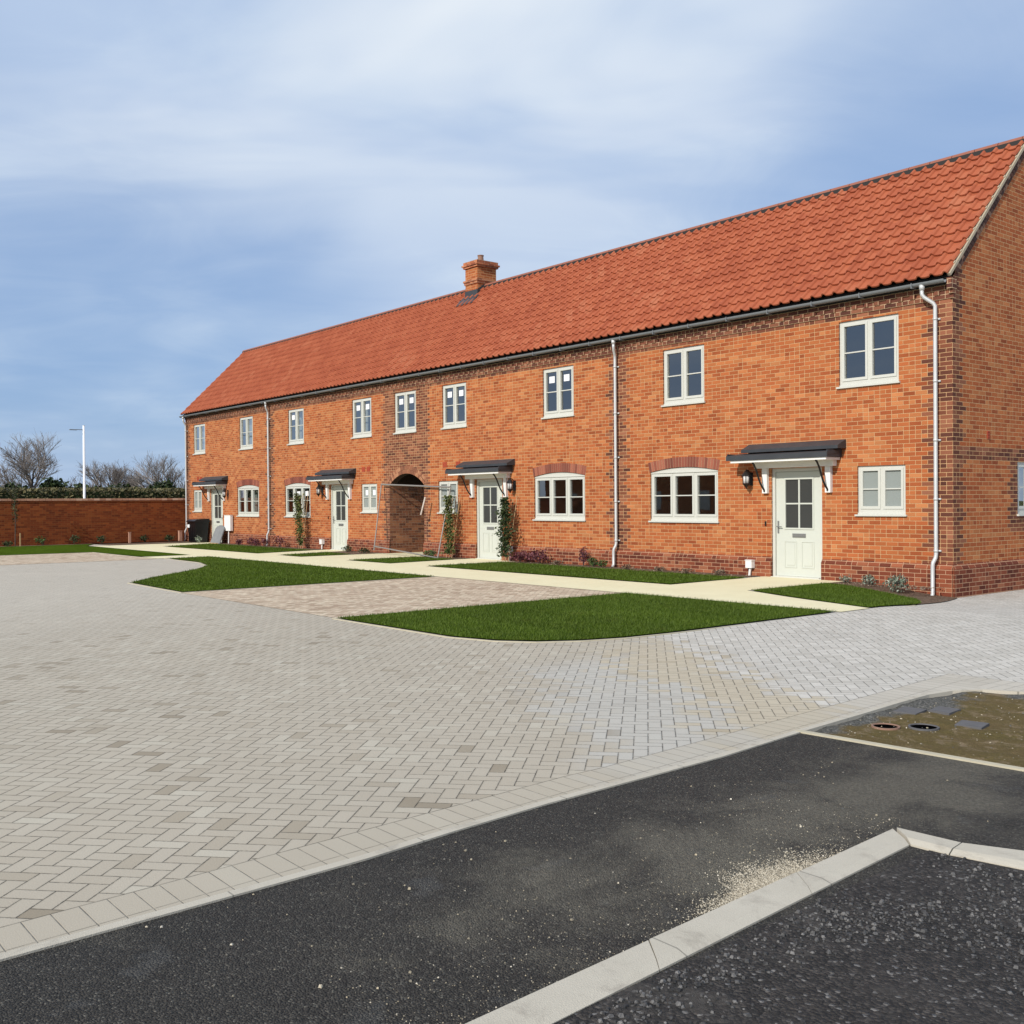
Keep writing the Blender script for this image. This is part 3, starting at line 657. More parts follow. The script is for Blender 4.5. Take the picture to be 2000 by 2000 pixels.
# brick arches
M_AMORT = plain('arch_mortar', (0.42, 0.26, 0.16), 0.95)
def arch_ring(x0, x1, zs, rise, thick, nb, name, matl, depth=0.007, gap=0.15):
    w = (x1 - x0) / 2; R = (w * w + rise * rise) / (2 * rise); cx = (x0 + x1) / 2; cz = zs + rise - R; a = math.asin(w / R)
    mb = MB()
    for i in range(nb):
        t0 = a - 2 * a * (i + gap / 2) / nb; t1 = a - 2 * a * (i + 1 - gap / 2) / nb
        q = [(cx + r * sin(t), cz + r * cos(t)) for r, t in ((R, t0), (R + thick, t0), (R + thick, t1), (R, t1))]
        vs = [(x, -depth, z) for x, z in q] + [(x, 0.06, z) for x, z in q]
        mb.add(vs, [(0, 1, 2, 3), (7, 6, 5, 4), (0, 4, 5, 1), (1, 5, 6, 2), (2, 6, 7, 3), (3, 7, 4, 0)])
    bk = MB(); nn = 24
    for i in range(nn):
        t0 = a - 2 * a * i / nn; t1 = a - 2 * a * (i + 1) / nn
        q = [(cx + r_ * sin(t), cz + r_ * cos(t)) for r_, t in ((R + 0.001, t0), (R + thick, t0), (R + thick, t1), (R + 0.001, t1))]
        bk.add([(x, -0.002, z) for x, z in q], [(0, 1, 2, 3)])
    o = mb.build(name, matl, T); bk.build('arch_mortar', M_AMORT, o)
    return o
for x0, x1 in WIDE: arch_ring(x0 - 0.02, x1 + 0.02, 2.13, 0.095, 0.215, 25, 'window_arch', M_SOLDIER)
arch_ring(ARC[0], ARC[1], 2.03, ARCH_RISE, 0.105, 27, 'passage_arch', M_RING)
arch_ring(ARC[0] - 0.1, ARC[1] + 0.1, 2.045, ARCH_RISE + 0.1, 0.105, 30, 'passage_arch', M_RING)

# windows
def window(x0, x1, z0, z1, lights, rise=0.0, stickers=(), blind=(), glass=None, plane='Y', bar=True):
    """frame outer rectangle; the frame stands 60 mm behind the wall face"""
    if plane == 'Y': Pt = lambda a, d, z: (a, d, z)
    else: Pt = lambda a, d, z: (-d, a, z)
    def bx(m_, a0, a1, d0, d1, c0, c1):
        if plane == 'Y': m_.box(a0, a1, d0, d1, c0, c1)
        else: m_.box(-d1, -d0, a0, a1, c0, c1)
    F = 0.055; D0 = 0.035; D1 = 0.11
    zb = z0 + 0.045
    fr = MB(); bx(fr, x0, x0 + F, D0, D1, zb, z1); bx(fr, x1 - F, x1, D0, D1, zb, z1); bx(fr, x0 + F, x1 - F, D0, D1, z1 - F, z1); bx(fr, x0 + F, x1 - F, D0, D1, zb, zb + F + 0.015)
    step = (x1 - x0 - 2 * F + 0.05) / lights
    for k in range(1, lights):
        c = x0 + F - 0.025 + step * k; bx(fr, c - 0.032, c + 0.032, D0, D1, zb + F + 0.015, z1 - F)
    if rise:
        ap = arc_pts(x0, x1, z1, rise, 16)
        pts = ap; nn = len(pts); vsx = [(p[0], D0 - 0.012, p[1]) for p in pts] + [(p[0], D1, p[1]) for p in pts]
        fr.add(vsx, [tuple(range(nn)), tuple(range(nn, 2 * nn))[::-1]] + [(i, (i + 1) % nn, nn + (i + 1) % nn, nn + i) for i in range(nn)])
        bx(fr, x0 + 0.01, x1 - 0.01, D0 - 0.02, D0 - 0.001, z1 - 0.025, z1 + 0.004)
    wdw = fr.build('window', M_FRAME, T)
    # opening casements with a glazing bar
    sa = MB(); pn = MB(); sp = []
    for k in range(lights):
        a = x0 + F - 0.025 + step * k + (0.028 if k else 0.025); b = x0 + F - 0.025 + step * (k + 1) - (0.028 if k < lights - 1 else 0.025)
        c = zb + F + 0.012; d = z1 - F + 0.003; s_ = 0.042; e0 = D0 - 0.014
        bx(sa, a, a + s_, e0, D1 - 0.02, c, d); bx(sa, b - s_, b, e0, D1 - 0.02, c, d); bx(sa, a + s_, b - s_, e0, D1 - 0.02, d - s_, d); bx(sa, a + s_, b - s_, e0, D1 - 0.02, c, c + s_ + 0.008)
        zm = (c + d) / 2 - 0.005; bx(sa, a + s_, b - s_, e0 + 0.012, D1 - 0.03, zm - 0.011, zm + 0.011)
        if plane == 'Y': pn.quad((a + s_, 0.062, c + s_), (b - s_, 0.062, c + s_), (b - s_, 0.062, d - s_), (a + s_, 0.062, d - s_))
        else: pn.quad((-0.062, a + s_, c + s_), (-0.062, b - s_, c + s_), (-0.062, b - s_, d - s_), (-0.062, a + s_, d - s_))
        sp.append((a + s_, b - s_, c + s_, d - s_))
    sa.build('casement', M_FRAME, wdw)
    pn.build('pane', glass or M_GLASS, wdw)
    sl_ = MB(); bx(sl_, x0 - 0.035, x1 + 0.035, -0.042, 0.10, z0 - 0.018, z0 + 0.014); bx(sl_, x0 + 0.001, x1 - 0.001, 0.012, 0.108, z0 + 0.014, zb)
    sl_.build('sill', M_FRAME, wdw)
    for k in stickers:
        a, b, c, d = sp[k]; st = MB(); w_ = (b - a); bx(st, a + w_ * 0.22, a + w_ * 0.72, 0.057, 0.059, d - 0.26, d - 0.10)
        st.build('sticker', M_STICK, wdw)
    for k in blind:
        a, b, c, d = sp[k]; st = MB(); bx(st, a, b, 0.30, 0.31, c, d); st.build('blind', M_BLIND, wdw)
    return wdw
stick = {0: (), 1: (), 2: (0, 1), 3: (0, 1), 4: (0, 1), 5: (0, 1), 6: (0,), 7: (), 8: ()}
for i, (x0, x1) in enumerate(UPW): window(x0, x1, 3.56, 4.765, 2, stickers=stick[i], blind=((0, 1) if i >= 5 else ()))
for i, (x0, x1) in enumerate(SMALL): window(x0, x1, 1.22, 2.11, 2, glass=M_OBSC, stickers=((0, 1) if i == 2 else ()))
for i, (x0, x1) in enumerate(WIDE): window(x0, x1, 1.06, 2.13, 3, rise=0.09, stickers=((1, 2) if i == 2 else ()), blind=((1,) if i == 3 else ()))
window(2.31, 3.35, 1.20, 2.17, 2, plane='X')

# doors
M_FROST = plain('frosted_door_glass', (0.045, 0.047, 0.045), 0.22, spec=0.5)
def door(x0, x1, side):
    fr = MB(); fr.box(x0, x0 + 0.06, 0.03, 0.15, 0.0, 2.12); fr.box(x1 - 0.06, x1, 0.03, 0.15, 0.0, 2.12); fr.box(x0 + 0.06, x1 - 0.06, 0.03, 0.15, 2.055, 2.12)
    dr = fr.build('front_door', M_FRAME, T)
    a, b = x0 + 0.065, x1 - 0.065; w_ = b - a; gx0, gx1 = a + w_ * 0.22, b - w_ * 0.18
    if side == 'R': gx0, gx1 = a + w_ * 0.18, b - w_ * 0.22
    gz0, gz1 = 0.97, 1.90
    lf = MB(); Y0, Y1 = 0.062, 0.106
    lf.box(a, gx0, Y0, Y1, 0.035, 2.05); lf.box(gx1, b, Y0, Y1, 0.035, 2.05); lf.box(gx0, gx1, Y0, Y1, 0.035, gz0); lf.box(gx0, gx1, Y0, Y1, gz1, 2.05)
    for q0, q1, q2, q3 in ((gx0 - 0.03, gx0, gz0 - 0.03, gz1 + 0.03), (gx1, gx1 + 0.03, gz0 - 0.03, gz1 + 0.03), (gx0, gx1, gz0 - 0.03, gz0), (gx0, gx1, gz1, gz1 + 0.03)):
        lf.box(q0, q1, Y0 - 0.014, Y0 + 0.004, q2, q3)
    xm = (gx0 + gx1) / 2; zm = (gz0 + gz1) / 2
    lf.box(xm - 0.016, xm + 0.016, Y0 - 0.004, Y0 + 0.03, gz0, gz1); lf.box(gx0, xm - 0.016, Y0 - 0.004, Y0 + 0.03, zm - 0.014, zm + 0.014); lf.box(xm + 0.016, gx1, Y0 - 0.004, Y0 + 0.03, zm - 0.014, zm + 0.014)
    for s0, s1 in ((gx0 - 0.03, xm - 0.055), (xm + 0.055, gx1 + 0.03)):      # raised panels with a moulding
        for q0, q1, q2, q3 in ((s0, s0 + 0.014, 0.2, 0.71), (s1 - 0.014, s1, 0.2, 0.71), (s0 + 0.014, s1 - 0.014, 0.2, 0.214), (s0 + 0.014, s1 - 0.014, 0.696, 0.71)):
            lf.box(q0, q1, Y0 - 0.010, Y0 + 0.004, q2, q3)
        lf.box(s0 + 0.045, s1 - 0.045, Y0 - 0.008, Y0 + 0.004, 0.245, 0.665)
    lf.build('door_leaf', M_DOOR, dr)
    gl = MB(); gl.quad((gx0, Y0 + 0.012, gz0), (gx1, Y0 + 0.012, gz0), (gx1, Y0 + 0.012, gz1), (gx0, Y0 + 0.012, gz1)); gl.build('door_glass', M_FROST, dr)
    lp = MB(); lp.box(xm - 0.15, xm + 0.15, Y0 - 0.012, Y0 + 0.002, 0.785, 0.86); lp.box(xm - 0.12, xm + 0.12, Y0 - 0.018, Y0 - 0.01, 0.80, 0.845); lp.build('letter_plate', M_CHROME, dr)
    hx = a + 0.05 if side == 'L' else b - 0.05; sg = 1 if side == 'L' else -1
    hd = MB(); hd.box(hx - 0.018, hx + 0.018, Y0 - 0.012, Y0 + 0.002, 0.86, 1.10); hd.tube([(hx, Y0 - 0.01, 0.99), (hx, Y0 - 0.055, 0.99), (hx + sg * 0.11, Y0 - 0.055, 0.985)], 0.010, 8)
    hd.build('handle', M_CHROME, dr)
    th = MB(); th.box(x0 + 0.061, x1 - 0.061, -0.03, 0.15, 0.0, 0.034); th.box(x0 + 0.001, x1 - 0.001, -0.045, 0.029, -0.05, 0.018); th.build('threshold', M_FRAME, dr)
for x0, x1, s in DOORS: door(x0, x1, s)

# door canopies: stepped lead roof on white brackets with curved iron stays
def canopy(cx):
    L = cx - 1.10; Rr = cx + 1.09
    ld = MB()
    # upper tier, sloping from the wall
    ld.prof([(0.0, 2.60), (-0.02, 2.61), (-0.27, 2.50), (-0.27, 2.44), (0.0, 2.45)], L, Rr)
    # lower tier, wider
    ld.prof([(0.0, 2.438), (-0.22, 2.415), (-0.475, 2.380), (-0.475, 2.285), (-0.45, 2.285), (-0.45, 2.33), (0.0, 2.38)], L - 0.21, Rr - 0.09)
    ld.box(L - 0.205, L - 0.19, -0.45, 0.0, 2.29, 2.42); ld.box(Rr - 0.112, Rr - 0.096, -0.45, 0.0, 2.29, 2.42)
    cn = ld.build('door_canopy', M_LEAD, T)
    tb = MB(); tb.box(L - 0.12, Rr - 0.13, -0.448, 0.0, 2.24, 2.284); tb.box(L + 0.2, Rr - 0.2, -0.12, -0.001, 2.13, 2.24)
    tb.build('soffit', M_WHITE, cn)
    for sx_ in (cx - 0.745, cx + 0.685):
        ps = MB(); ps.box(sx_, sx_ + 0.115, -0.075, -0.001, 1.64, 2.24); ps.build('wall_post', M_WHITE, cn)
        iron = MB(); c_ = sx_ + 0.057
        pts = [(c_, -0.44, 2.235), (c_, -0.40, 2.20), (c_, -0.33, 2.10), (c_, -0.27, 1.97), (c_, -0.21, 1.85), (c_, -0.14, 1.76), (c_, -0.08, 1.70), (c_, -0.078, 1.67)]
        iron.tube(pts, 0.019, 8); iron.build('iron_stay', M_BLACK, cn)
for x0, x1, s in DOORS: canopy((x0 + x1) / 2)

# wall lanterns
M_LGLASS = plain("lantern_glass", (0.62, 0.60, 0.58), 0.2, var=0.1)
def lantern(cx):
    mb = MB(); y = -0.16
    mb.box(cx - 0.045, cx + 0.045, -0.02, -0.001, 1.80, 2.06); mb.tube([(cx, -0.01, 2.02), (cx, -0.10, 2.10), (cx, y, 2.11), (cx, y, 2.08)], 0.012, 8)
    mb.tube([(cx, y, 2.095), (cx, y, 2.07), (cx, y, 2.01), (cx, y, 1.995)], [0.015, 0.045, 0.088, 0.09], 10)
    mb.tube([(cx, y, 1.84), (cx, y, 1.82), (cx, y, 1.78), (cx, y, 1.735)], [0.078, 0.07, 0.03, 0.008], 10)
    for k in range(6): a = k * pi / 3; mb.tube([(cx + cos(a) * 0.076, y + sin(a) * 0.076, 1.995), (cx + cos(a) * 0.07, y + sin(a) * 0.07, 1.84)], 0.006, 5)
    l = mb.build('wall_lantern', M_BLACK, T)
    gl = MB(); gl.tube([(cx, y, 1.99), (cx, y, 1.845)], [0.064, 0.058], 10); gl.build('lantern_glass', M_LGLASS, l, True)
for x0, x1, s in DOORS: lantern((x0 + x1) / 2 + (-1.06 if s == 'L' else 1.08))
# doorbells
for x0, x1, s in DOORS:
    bx_ = x0 - 0.14 if s == 'L' else x1 + 0.14; mb = MB(); mb.box(bx_ - 0.014, bx_ + 0.014, -0.02, -0.001, 1.0, 1.09); mb.box(bx_ - 0.008, bx_ + 0.008, -0.026, -0.019, 1.035, 1.055); mb.build('doorbell', M_BLACK, T)

# service boxes
def service(cx, z0, z1, w, label=None):
    mb = MB(); mb.box(cx - w / 2, cx + w / 2, -0.15, -0.046, z0, z1); mb.box(cx - w / 2 - 0.008, cx + w / 2 + 0.008, -0.16, -0.046, z1, z1 + 0.015)
    b = mb.build('service_box', M_WHITE, T, props={'label': label} if label else None)
    pp = MB(); pp.tube([(cx, -0.09, z0), (cx - 0.03, -0.09, -0.03)], 0.025, 8); pp.build('service_pipe', M_WHITE, b)
service(-4.155, 0.165, 0.31, 0.15); service(-11.75, 0.24, 0.37, 0.14); service(-21.55, 0.18, 0.33, 0.16); service(-28.85, 0.50, 1.08, 0.55, 'tall white meter box')
# air bricks
def vent(a0, a1, z0, z1, plane='Y'):
    mb = MB(); n = 5
    if plane == 'Y':
        mb.box(a0, a1, -0.006, 0.01, z0, z1)
        for k in range(n): zz = z0 + (z1 - z0) * (k + 0.5) / n; mb.box(a0 + 0.015, a1 - 0.015, -0.014, -0.005, zz - 0.008, zz + 0.008)
    else:
        mb.box(-0.01, 0.006, a0, a1, z0, z1)
        for k in range(n): zz = z0 + (z1 - z0) * (k + 0.5) / n; mb.box(0.005, 0.014, a0 + 0.015, a1 - 0.015, zz - 0.008, zz + 0.008)
    mb.build('air_brick', M_VENT, T)
for c in (-19.04, -18.75, -14.70, -14.08, -32.0, -31.7): vent(c - 0.1, c + 0.1, 2.48, 2.63)
vent(1.17, 1.27, 2.55, 2.69, 'X')

# ---------------- roof of pantiles
TW = 0.2345; NR = 13; EY, EZ = -0.17, 5.235; SL = (2.70 - EY) * sqrt(2); GA = SL / NR
sdir = Vector((0, cos(pi / 4), sin(pi / 4))); ndir = Vector((0, -sin(pi / 4), cos(pi / 4)))
us = [0.0, 0.03, 0.075, 0.12, 0.145, 0.160, 0.178, 0.1975, 0.217, 0.2345]
def hh(u):
    t = u / TW
    if t <= 0.62: return 0.010 * (2 * t / 0.62 - 1) ** 2
    r = (t - 0.62) / 0.38; return 0.010 + 0.044 * sin(pi * r) ** 0.75 if 0 < r < 1 else 0.010
hs = [hh(v) for v in us]
x_start = XL - 0.10; NCOL = int(round((0.022 - x_start) / TW)); TWs = (0.022 - x_start) / NCOL
rf = MB()
for r in range(NR):
    s0 = r * GA - 0.0; s1 = s0 + GA + 0.035
    line0 = []; line1 = []; lineb = []
    rj = [random.uniform(-0.0035, 0.0035) for _ in range(NCOL)]
    for c in range(NCOL):
        jz = rj[c]
        for k, uu in enumerate(us):
            if k == 0 and c > 0: continue
            X = x_start + (c + uu / TW) * TWs; h = hs[k]
            p0 = Vector((X, EY, EZ)) + sdir * (s0 + jz) + ndir * (h + 0.042); p1 = Vector((X, EY, EZ)) + sdir * min(s1, SL + 0.01) + ndir * (h + 0.002)
            line0.append(p0); line1.append(p1); lineb.append(p0 - ndir * 0.026 - sdir * 0.0)
    n = len(line0); o = len(rf.v)
    rf.v += [tuple(p) for p in line0] + [tuple(p) for p in line1] + [tuple(p) for p in lineb]
    for i in range(n - 1):
        rf.f.append((o + i, o + i + 1, o + n + i + 1, o + n + i)); rf.f.append((o + i, o + 2 * n + i, o + 2 * n + i + 1, o + i + 1))
        rf.f.append((o + 2 * n + i, o + n + i, o + n + i + 1, o + 2 * n + i + 1)) if r == 0 else None
    rf.f = [f for f in rf.f if f]
# far slope (plain courses)
for r in range(NR):
    a0 = r / NR; a1 = (r + 1) / NR
    ya = DEP + 0.17 - (DEP / 2 + 0.17) * a0; yb = DEP + 0.17 - (DEP / 2 + 0.17) * a1
    za = EZ + (DEP / 2 + 0.17) * a0; zb_ = EZ + (DEP / 2 + 0.17) * a1
    rf.quad((x_start, ya, za + 0.04), (0.022, ya, za + 0.04), (0.022, yb, zb_ + 0.01), (x_start, yb, zb_ + 0.01))
roof = rf.build('roof', M_TILE, T, True)
me = roof.data
for p_ in me.polygons: p_.use_smooth = False
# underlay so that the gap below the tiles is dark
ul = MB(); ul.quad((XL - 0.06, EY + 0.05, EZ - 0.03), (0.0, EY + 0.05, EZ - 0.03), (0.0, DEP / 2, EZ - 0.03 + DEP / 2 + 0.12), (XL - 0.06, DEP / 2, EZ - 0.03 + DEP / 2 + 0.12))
ul.box(XL - 0.02, 0.0, -0.10, -0.07, 5.10, 5.25); ul.build('fascia', M_FASCIA_SHADE, T)
# ridge
rg = MB(); RX = XL - 0.12
while RX < 0.02:
    L_ = min(0.45, 0.06 - RX); pr_ = []
    for k in range(9): t = pi * k / 8; pr_.append((2.70 + cos(t) * 0.118, 8.100 + sin(t) * 0.085 - 0.015))
    pr_ += [(2.70 - 0.11, 8.083), (2.70 + 0.11, 8.083)]
    rg.prof(pr_, RX, RX + L_ - 0.012); RX += 0.45
rg.build('ridge', M_RIDGE, T)
rm_ = MB(); rm_.box(XL - 0.08, 0.02, 2.555, 2.845, 7.98, 8.082); rm_.build('ridge_shade', M_FASCIA_SHADE, T)  # near-black strip painting the shadow line beneath the ridge tiles
# verges
vb = MB()
def rake(s, X, n_=0.0): return Vector((X, EY, EZ)) + sdir * s + ndir * n_
ax = Vector((1, 0, 0))
for X, sg in ((0.002, 1), (XL - 0.06, -1)):
    vg = MB()
    vg.obox(rake(SL / 2 + 0.02, X + sg * 0.02, -0.008), ax * 0.028, sdir * (SL / 2), ndir * 0.024)
    vg.obox(Vector((X + sg * 0.02, DEP + 0.17 - 2.87 / 2, EZ + 2.87 / 2 - 0.008)), ax * 0.028, Vector((0, -cos(pi / 4), sin(pi / 4))) * (SL / 2), Vector((0, sin(pi / 4), cos(pi / 4))) * 0.024)
    if sg > 0:
        for r in range(1, NR): vg.obox(rake(r * GA, 0.026, 0.02), ax * 0.012, sdir * 0.03, ndir * 0.02)
    vg.build('verge_mortar', M_MORTAR, T)
s_ = 0.22
while s_ < SL - 0.05:
    vb.obox(rake(s_ + 0.05, 0.004, -0.070), ax * 0.024, sdir * 0.047, ndir * 0.036); vb.obox(rake(s_ + 0.10, -0.006, -0.145), ax * 0.020, sdir * 0.047, ndir * 0.034); s_ += 0.107
vb.build('verge_brick', M_VERGEB, T)
# gutter
gt = MB(); n = 9; yc, zc, rr = -0.185, 5.175, 0.058
pr_ = [(yc + cos(pi + pi * k / n) * rr, zc + sin(pi + pi * k / n) * rr) for k in range(n + 1)] + [(yc + cos(-pi * k / n) * (rr - 0.006), zc + sin(-pi * k / n) * (rr - 0.006)) for k in range(n + 1)]
gt.prof(pr_, XL - 0.12, -0.03)
gut = gt.build('gutter', M_GUTTER, T)
xx = -0.6
while xx > XL: br = MB(); br.box(xx - 0.014, xx + 0.014, yc - rr - 0.006, yc + 0.08, zc - 0.075, zc - rr + 0.002); br.box(xx - 0.008, xx + 0.008, yc - rr - 0.012, yc - rr, zc - 0.06, zc + 0.012); br.build('gutter_bracket', M_GUTTER, gut); xx -= 1.0
# downpipes
def downpipe(x_top, x, zb, col=M_STEEL):
    mb = MB(); r = 0.034
    mb.tube([(x_top, -0.185, 5.14), (x_top, -0.185, 5.05)], [0.05, 0.044], 12)
    mb.tube([(x_top, -0.185, 5.06), (x_top, -0.185, 4.98), (x_top + (x - x_top) * 0.15, -0.17, 4.93), (x_top + (x - x_top) * 0.85, -0.095, 4.82), (x, -0.08, 4.77), (x, -0.08, 4.68), (x, -0.08, 0.56), (x - 0.005, -0.09, 0.50), (x - 0.03, -0.125, 0.42), (x - 0.035, -0.13, 0.36), (x - 0.035, -0.13, zb + 0.06), (x - 0.035, -0.17, zb)], r, 12)
    for zz in (4.55, 3.5, 2.5, 1.5, 0.62): mb.tube([(x, -0.08, zz - 0.02), (x, -0.08, zz + 0.02)], r + 0.006, 12); mb.box(x - 0.06, x + 0.06, -0.03, -0.001, zz - 0.015, zz + 0.015); mb.box(x - 0.012, x + 0.012, -0.06, -0.02, zz - 0.012, zz + 0.012)
    mb.build('downpipe', col, T, True)
downpipe(-0.44, -0.262, -0.17); downpipe(-7.86, -7.92, 0.02); downpipe(-25.40, -25.45, 0.02); downpipe(-33.02, -33.04, 0.02)
# chimney
M_CH = brick_mat("chimney_brick", ORANGE, MORT, seed=30.0)
cx0, cx1, cy0, cy1 = -16.82, -16.21, 2.34, 3.06
ch = MB(); ch.box(cx0, cx1, cy0, cy1, 7.6, 8.86); chim = ch.build('chimney', M_CH, T)
cc = MB()
for z0, z1, e in ((8.16, 8.235, 0.03), (8.235, 8.29, 0.055), (8.66, 8.715, 0.05), (8.715, 8.765, 0.085), (8.765, 8.855, 0.045)): cc.box(cx0 - e, cx1 + e, cy0 - e, cy1 + e, z0, z1)
cc.build('chimney_band', brick_mat("chimney_band_brick", [(0, (0.22, 0.07, 0.04)), (0.6, (0.40, 0.13, 0.06)), (1, (0.52, 0.22, 0.11))], (0.45, 0.29, 0.18), seed=33.0), chim)
po = MB(); po.tube([(-16.515, 2.7, 8.85), (-16.515, 2.7, 8.92), (-16.515, 2.7, 9.06), (-16.515, 2.7, 9.065), (-16.515, 2.7, 9.09)], [0.105, 0.095, 0.085, 0.10, 0.10], 14); po.build('chimney_pot', M_TERRA, chim)
lf = MB()
def rp(x, y, n_): return Vector((x, y, EZ + (y - EY))) + ndir * n_
q = [rp(cx0 - 0.14, 2.05, 0.062), rp(cx1 + 0.12, 2.05, 0.062), rp(cx1 + 0.12, 2.34, 0.062), rp(cx0 - 0.14, 2.34, 0.062)]
lf.add(q + [v - ndir * 0.05 for v in q], [(0, 1, 2, 3), (7, 6, 5, 4), (0, 4, 5, 1), (1, 5, 6, 2), (2, 6, 7, 3), (3, 7, 4, 0)])
lf.box(cx0 - 0.012, cx1 + 0.012, cy0 - 0.014, cy0 - 0.001, 7.70, 7.97)
for xx0, xx1 in ((cx0 - 0.014, cx0 - 0.001), (cx1 + 0.001, cx1 + 0.014)):
    lf.add([(xx0, 2.33, 7.68), (xx1, 2.33, 7.68), (xx1, 2.7, 8.08), (xx0, 2.7, 8.08), (xx0, 2.33, 7.97), (xx1, 2.33, 7.97), (xx1, 2.7, 8.22), (xx0, 2.7, 8.22)], [(0, 1, 2, 3), (4, 5, 6, 7), (0, 1, 5, 4), (1, 2, 6, 5), (2, 3, 7, 6), (3, 0, 4, 7)])
lf.build('lead_flashing', M_LEAD, chim)

# ------------------------------------------------------------------ garden wall
GWt = thing('garden_wall', 'shaded orange-brown brick garden wall with a pale coping at the left end of the terrace', 'wall', (-33.42, -13, 0))
mb = MB(); mb.box(-33.55, -33.3, -26, -0.002, -0.4, 1.64); mb.build('wall_body', M_GWALL, GWt)
mb = MB(); mb.box(-33.57, -33.28, -26, -0.002, 1.64, 1.70); mb.build('string_course', M_GWALL, GWt)
mb = MB(); yy = -26.0
while yy < -0.05: y2 = min(yy + 0.225, -0.002); mb.prof([(0, 0)], 0, 0) if False else mb.box(-33.585, -33.265, yy + 0.004, y2 - 0.004, 1.70, 1.785); yy += 0.225
mb.build('coping', island_mat("coping_brick", [(0, (0.34, 0.17, 0.11)), (0.7, (0.48, 0.27, 0.18)), (1, (0.60, 0.42, 0.32))]), GWt)

# ------------------------------------------------------------------ plants
def leaves(mb, c, rad, n, size, squash=1.0, up=0.3, rng=random):
    for _ in range(n):
        while True:
            p = Vector((rng.uniform(-1, 1), rng.uniform(-1, 1), rng.uniform(-1, 1)))
            if 0.15 < p.length < 1: break
        p = Vector((p.x * rad[0], p.y * rad[1], p.z * rad[2])) + Vector(c)
        d = Vector((rng.gauss(0, 1), rng.gauss(0, 1), rng.gauss(0, 1) + up)).normalized(); e = d.orthogonal().normalized(); e.rotate(Matrix.Rotation(rng.uniform(0, 6.28), 3, d)); f = d.cross(e)
        s = size * rng.uniform(0.6, 1.3)
        mb.add([p - e * s, p - f * s * 0.5, p + e * s, p + f * s * 0.5], [(0, 1, 2, 3)])
def shrub(name, label, cat, c, r, h, n, size, m_, group=None, stems=6):
    z0 = gz(c[0], c[1]); t = thing(name, label, cat, (c[0], c[1], z0 + 0.01), group)
    mb = MB()
    for k in range(5):
        a = random.uniform(0, 6.28); q = random.uniform(0, 0.5) * r
        leaves(mb, (c[0] + cos(a) * q, c[1] + sin(a) * q * 0.6, z0 + h * random.uniform(0.45, 0.62)), (r * 0.62, r * 0.5, h * random.uniform(0.35, 0.45)), n // 5, size)
    mb.build('foliage', m_, t)
    mb = MB()
    for k in range(stems):
        a = random.uniform(0, 6.28); mb.tube([(c[0], c[1], z0), (c[0] + cos(a) * r * 0.45, c[1] + sin(a) * r * 0.35, z0 + h * 0.7)], [0.006, 0.003], 4)
    mb.build('stem', M_BARK, t)
    return t
def climber(cx, y, w, h, label, dense=1.0, m_=None, lean=0.0):
    t = thing('climbing_plant', label, 'climber', (cx, y, 0.01), 'climbers on canes beside the doors')
    mb = MB(); n = int(1100 * dense)
    for k in range(n):
        f = random.random() ** 0.9; zz = 0.12 + f * (h - 0.12); ww = w * (0.55 + 0.45 * sin(f * 9 + cx) ** 2) * (0.6 + 0.4 * sin(pi * min(1, f * 1.1 + 0.1)))
        p = Vector((cx + lean * f + random.gauss(0, ww * 0.33), y + random.gauss(0, 0.05), zz)); s = random.uniform(0.022, 0.048)
        if p.y > -0.06: p.y = -0.06 - random.random() * 0.05
        d = Vector((random.gauss(0, 1), random.gauss(-0.6, 1), random.gauss(0.3, 1))).normalized(); e = d.orthogonal().normalized(); f_ = d.cross(e)
        mb.add([p - e * s, p - f_ * s * 0.6, p + e * s, p + f_ * s * 0.6], [(0, 1, 2, 3)])
    mb.build('foliage', m_ or M_LCLIMB, t)
    mb = MB()
    for dx in (-w * 0.35, 0.0, w * 0.35): mb.tube([(cx + dx * 0.7, y, 0.0), (cx + dx + lean * 0.6, -0.08, h * random.uniform(0.95, 1.05))], 0.009, 6)
    mb.build('cane', M_CANE, t)
climber(-11.62, -0.35, 0.50, 1.62, 'dense dark climber on canes just right of the third front door', 1.5, M_LDARK)
climber(-14.05, -0.35, 0.50, 1.70, 'loose olive green climber on canes left of the third front door', 1.1)
climber(-22.55, -0.35, 0.52, 1.85, 'tall narrow climber on canes left of the second front door', 1.1, None, -0.2)

shrub('purple_shrub', 'low spreading dark purple shrub at the foot of the dark climber', 'shrub', (-10.95, -0.42), 0.42, 0.34, 420, 0.03, M_LPURP, 'purple shrubs in the mulch beds')
shrub('purple_shrub', 'dark purple shrub second along the bed from the dark climber', 'shrub', (-10.2, -0.40), 0.45, 0.36, 460, 0.03, M_LPURP, 'purple shrubs in the mulch beds')
shrub('purple_shrub', 'upright reddish shrub under the right jamb of the third wide window', 'shrub', (-8.78, -0.30), 0.20, 0.48, 220, 0.028, M_LPURP, 'purple shrubs in the mulch beds')
shrub('green_shrub', 'small green plant left of the middle downpipe foot', 'shrub', (-8.42, -0.32), 0.19, 0.26, 160, 0.026, M_LGREEN, 'small green plants in the beds')
shrub('green_shrub', 'small dark green plant at the foot of the middle downpipe', 'shrub', (-8.10, -0.36), 0.17, 0.20, 150, 0.026, M_LGREEN, 'small green plants in the beds')
shrub('silver_shrub', 'largest silver-grey bush in the bed at the near corner', 'shrub', (-0.72, -0.52), 0.30, 0.34, 420, 0.026, M_LGREY, 'silver shrubs by the near corner')
shrub('silver_shrub', 'middle silver-grey bush in the bed at the near corner', 'shrub', (-1.32, -0.40), 0.20, 0.22, 220, 0.022, M_LGREY, 'silver shrubs by the near corner')
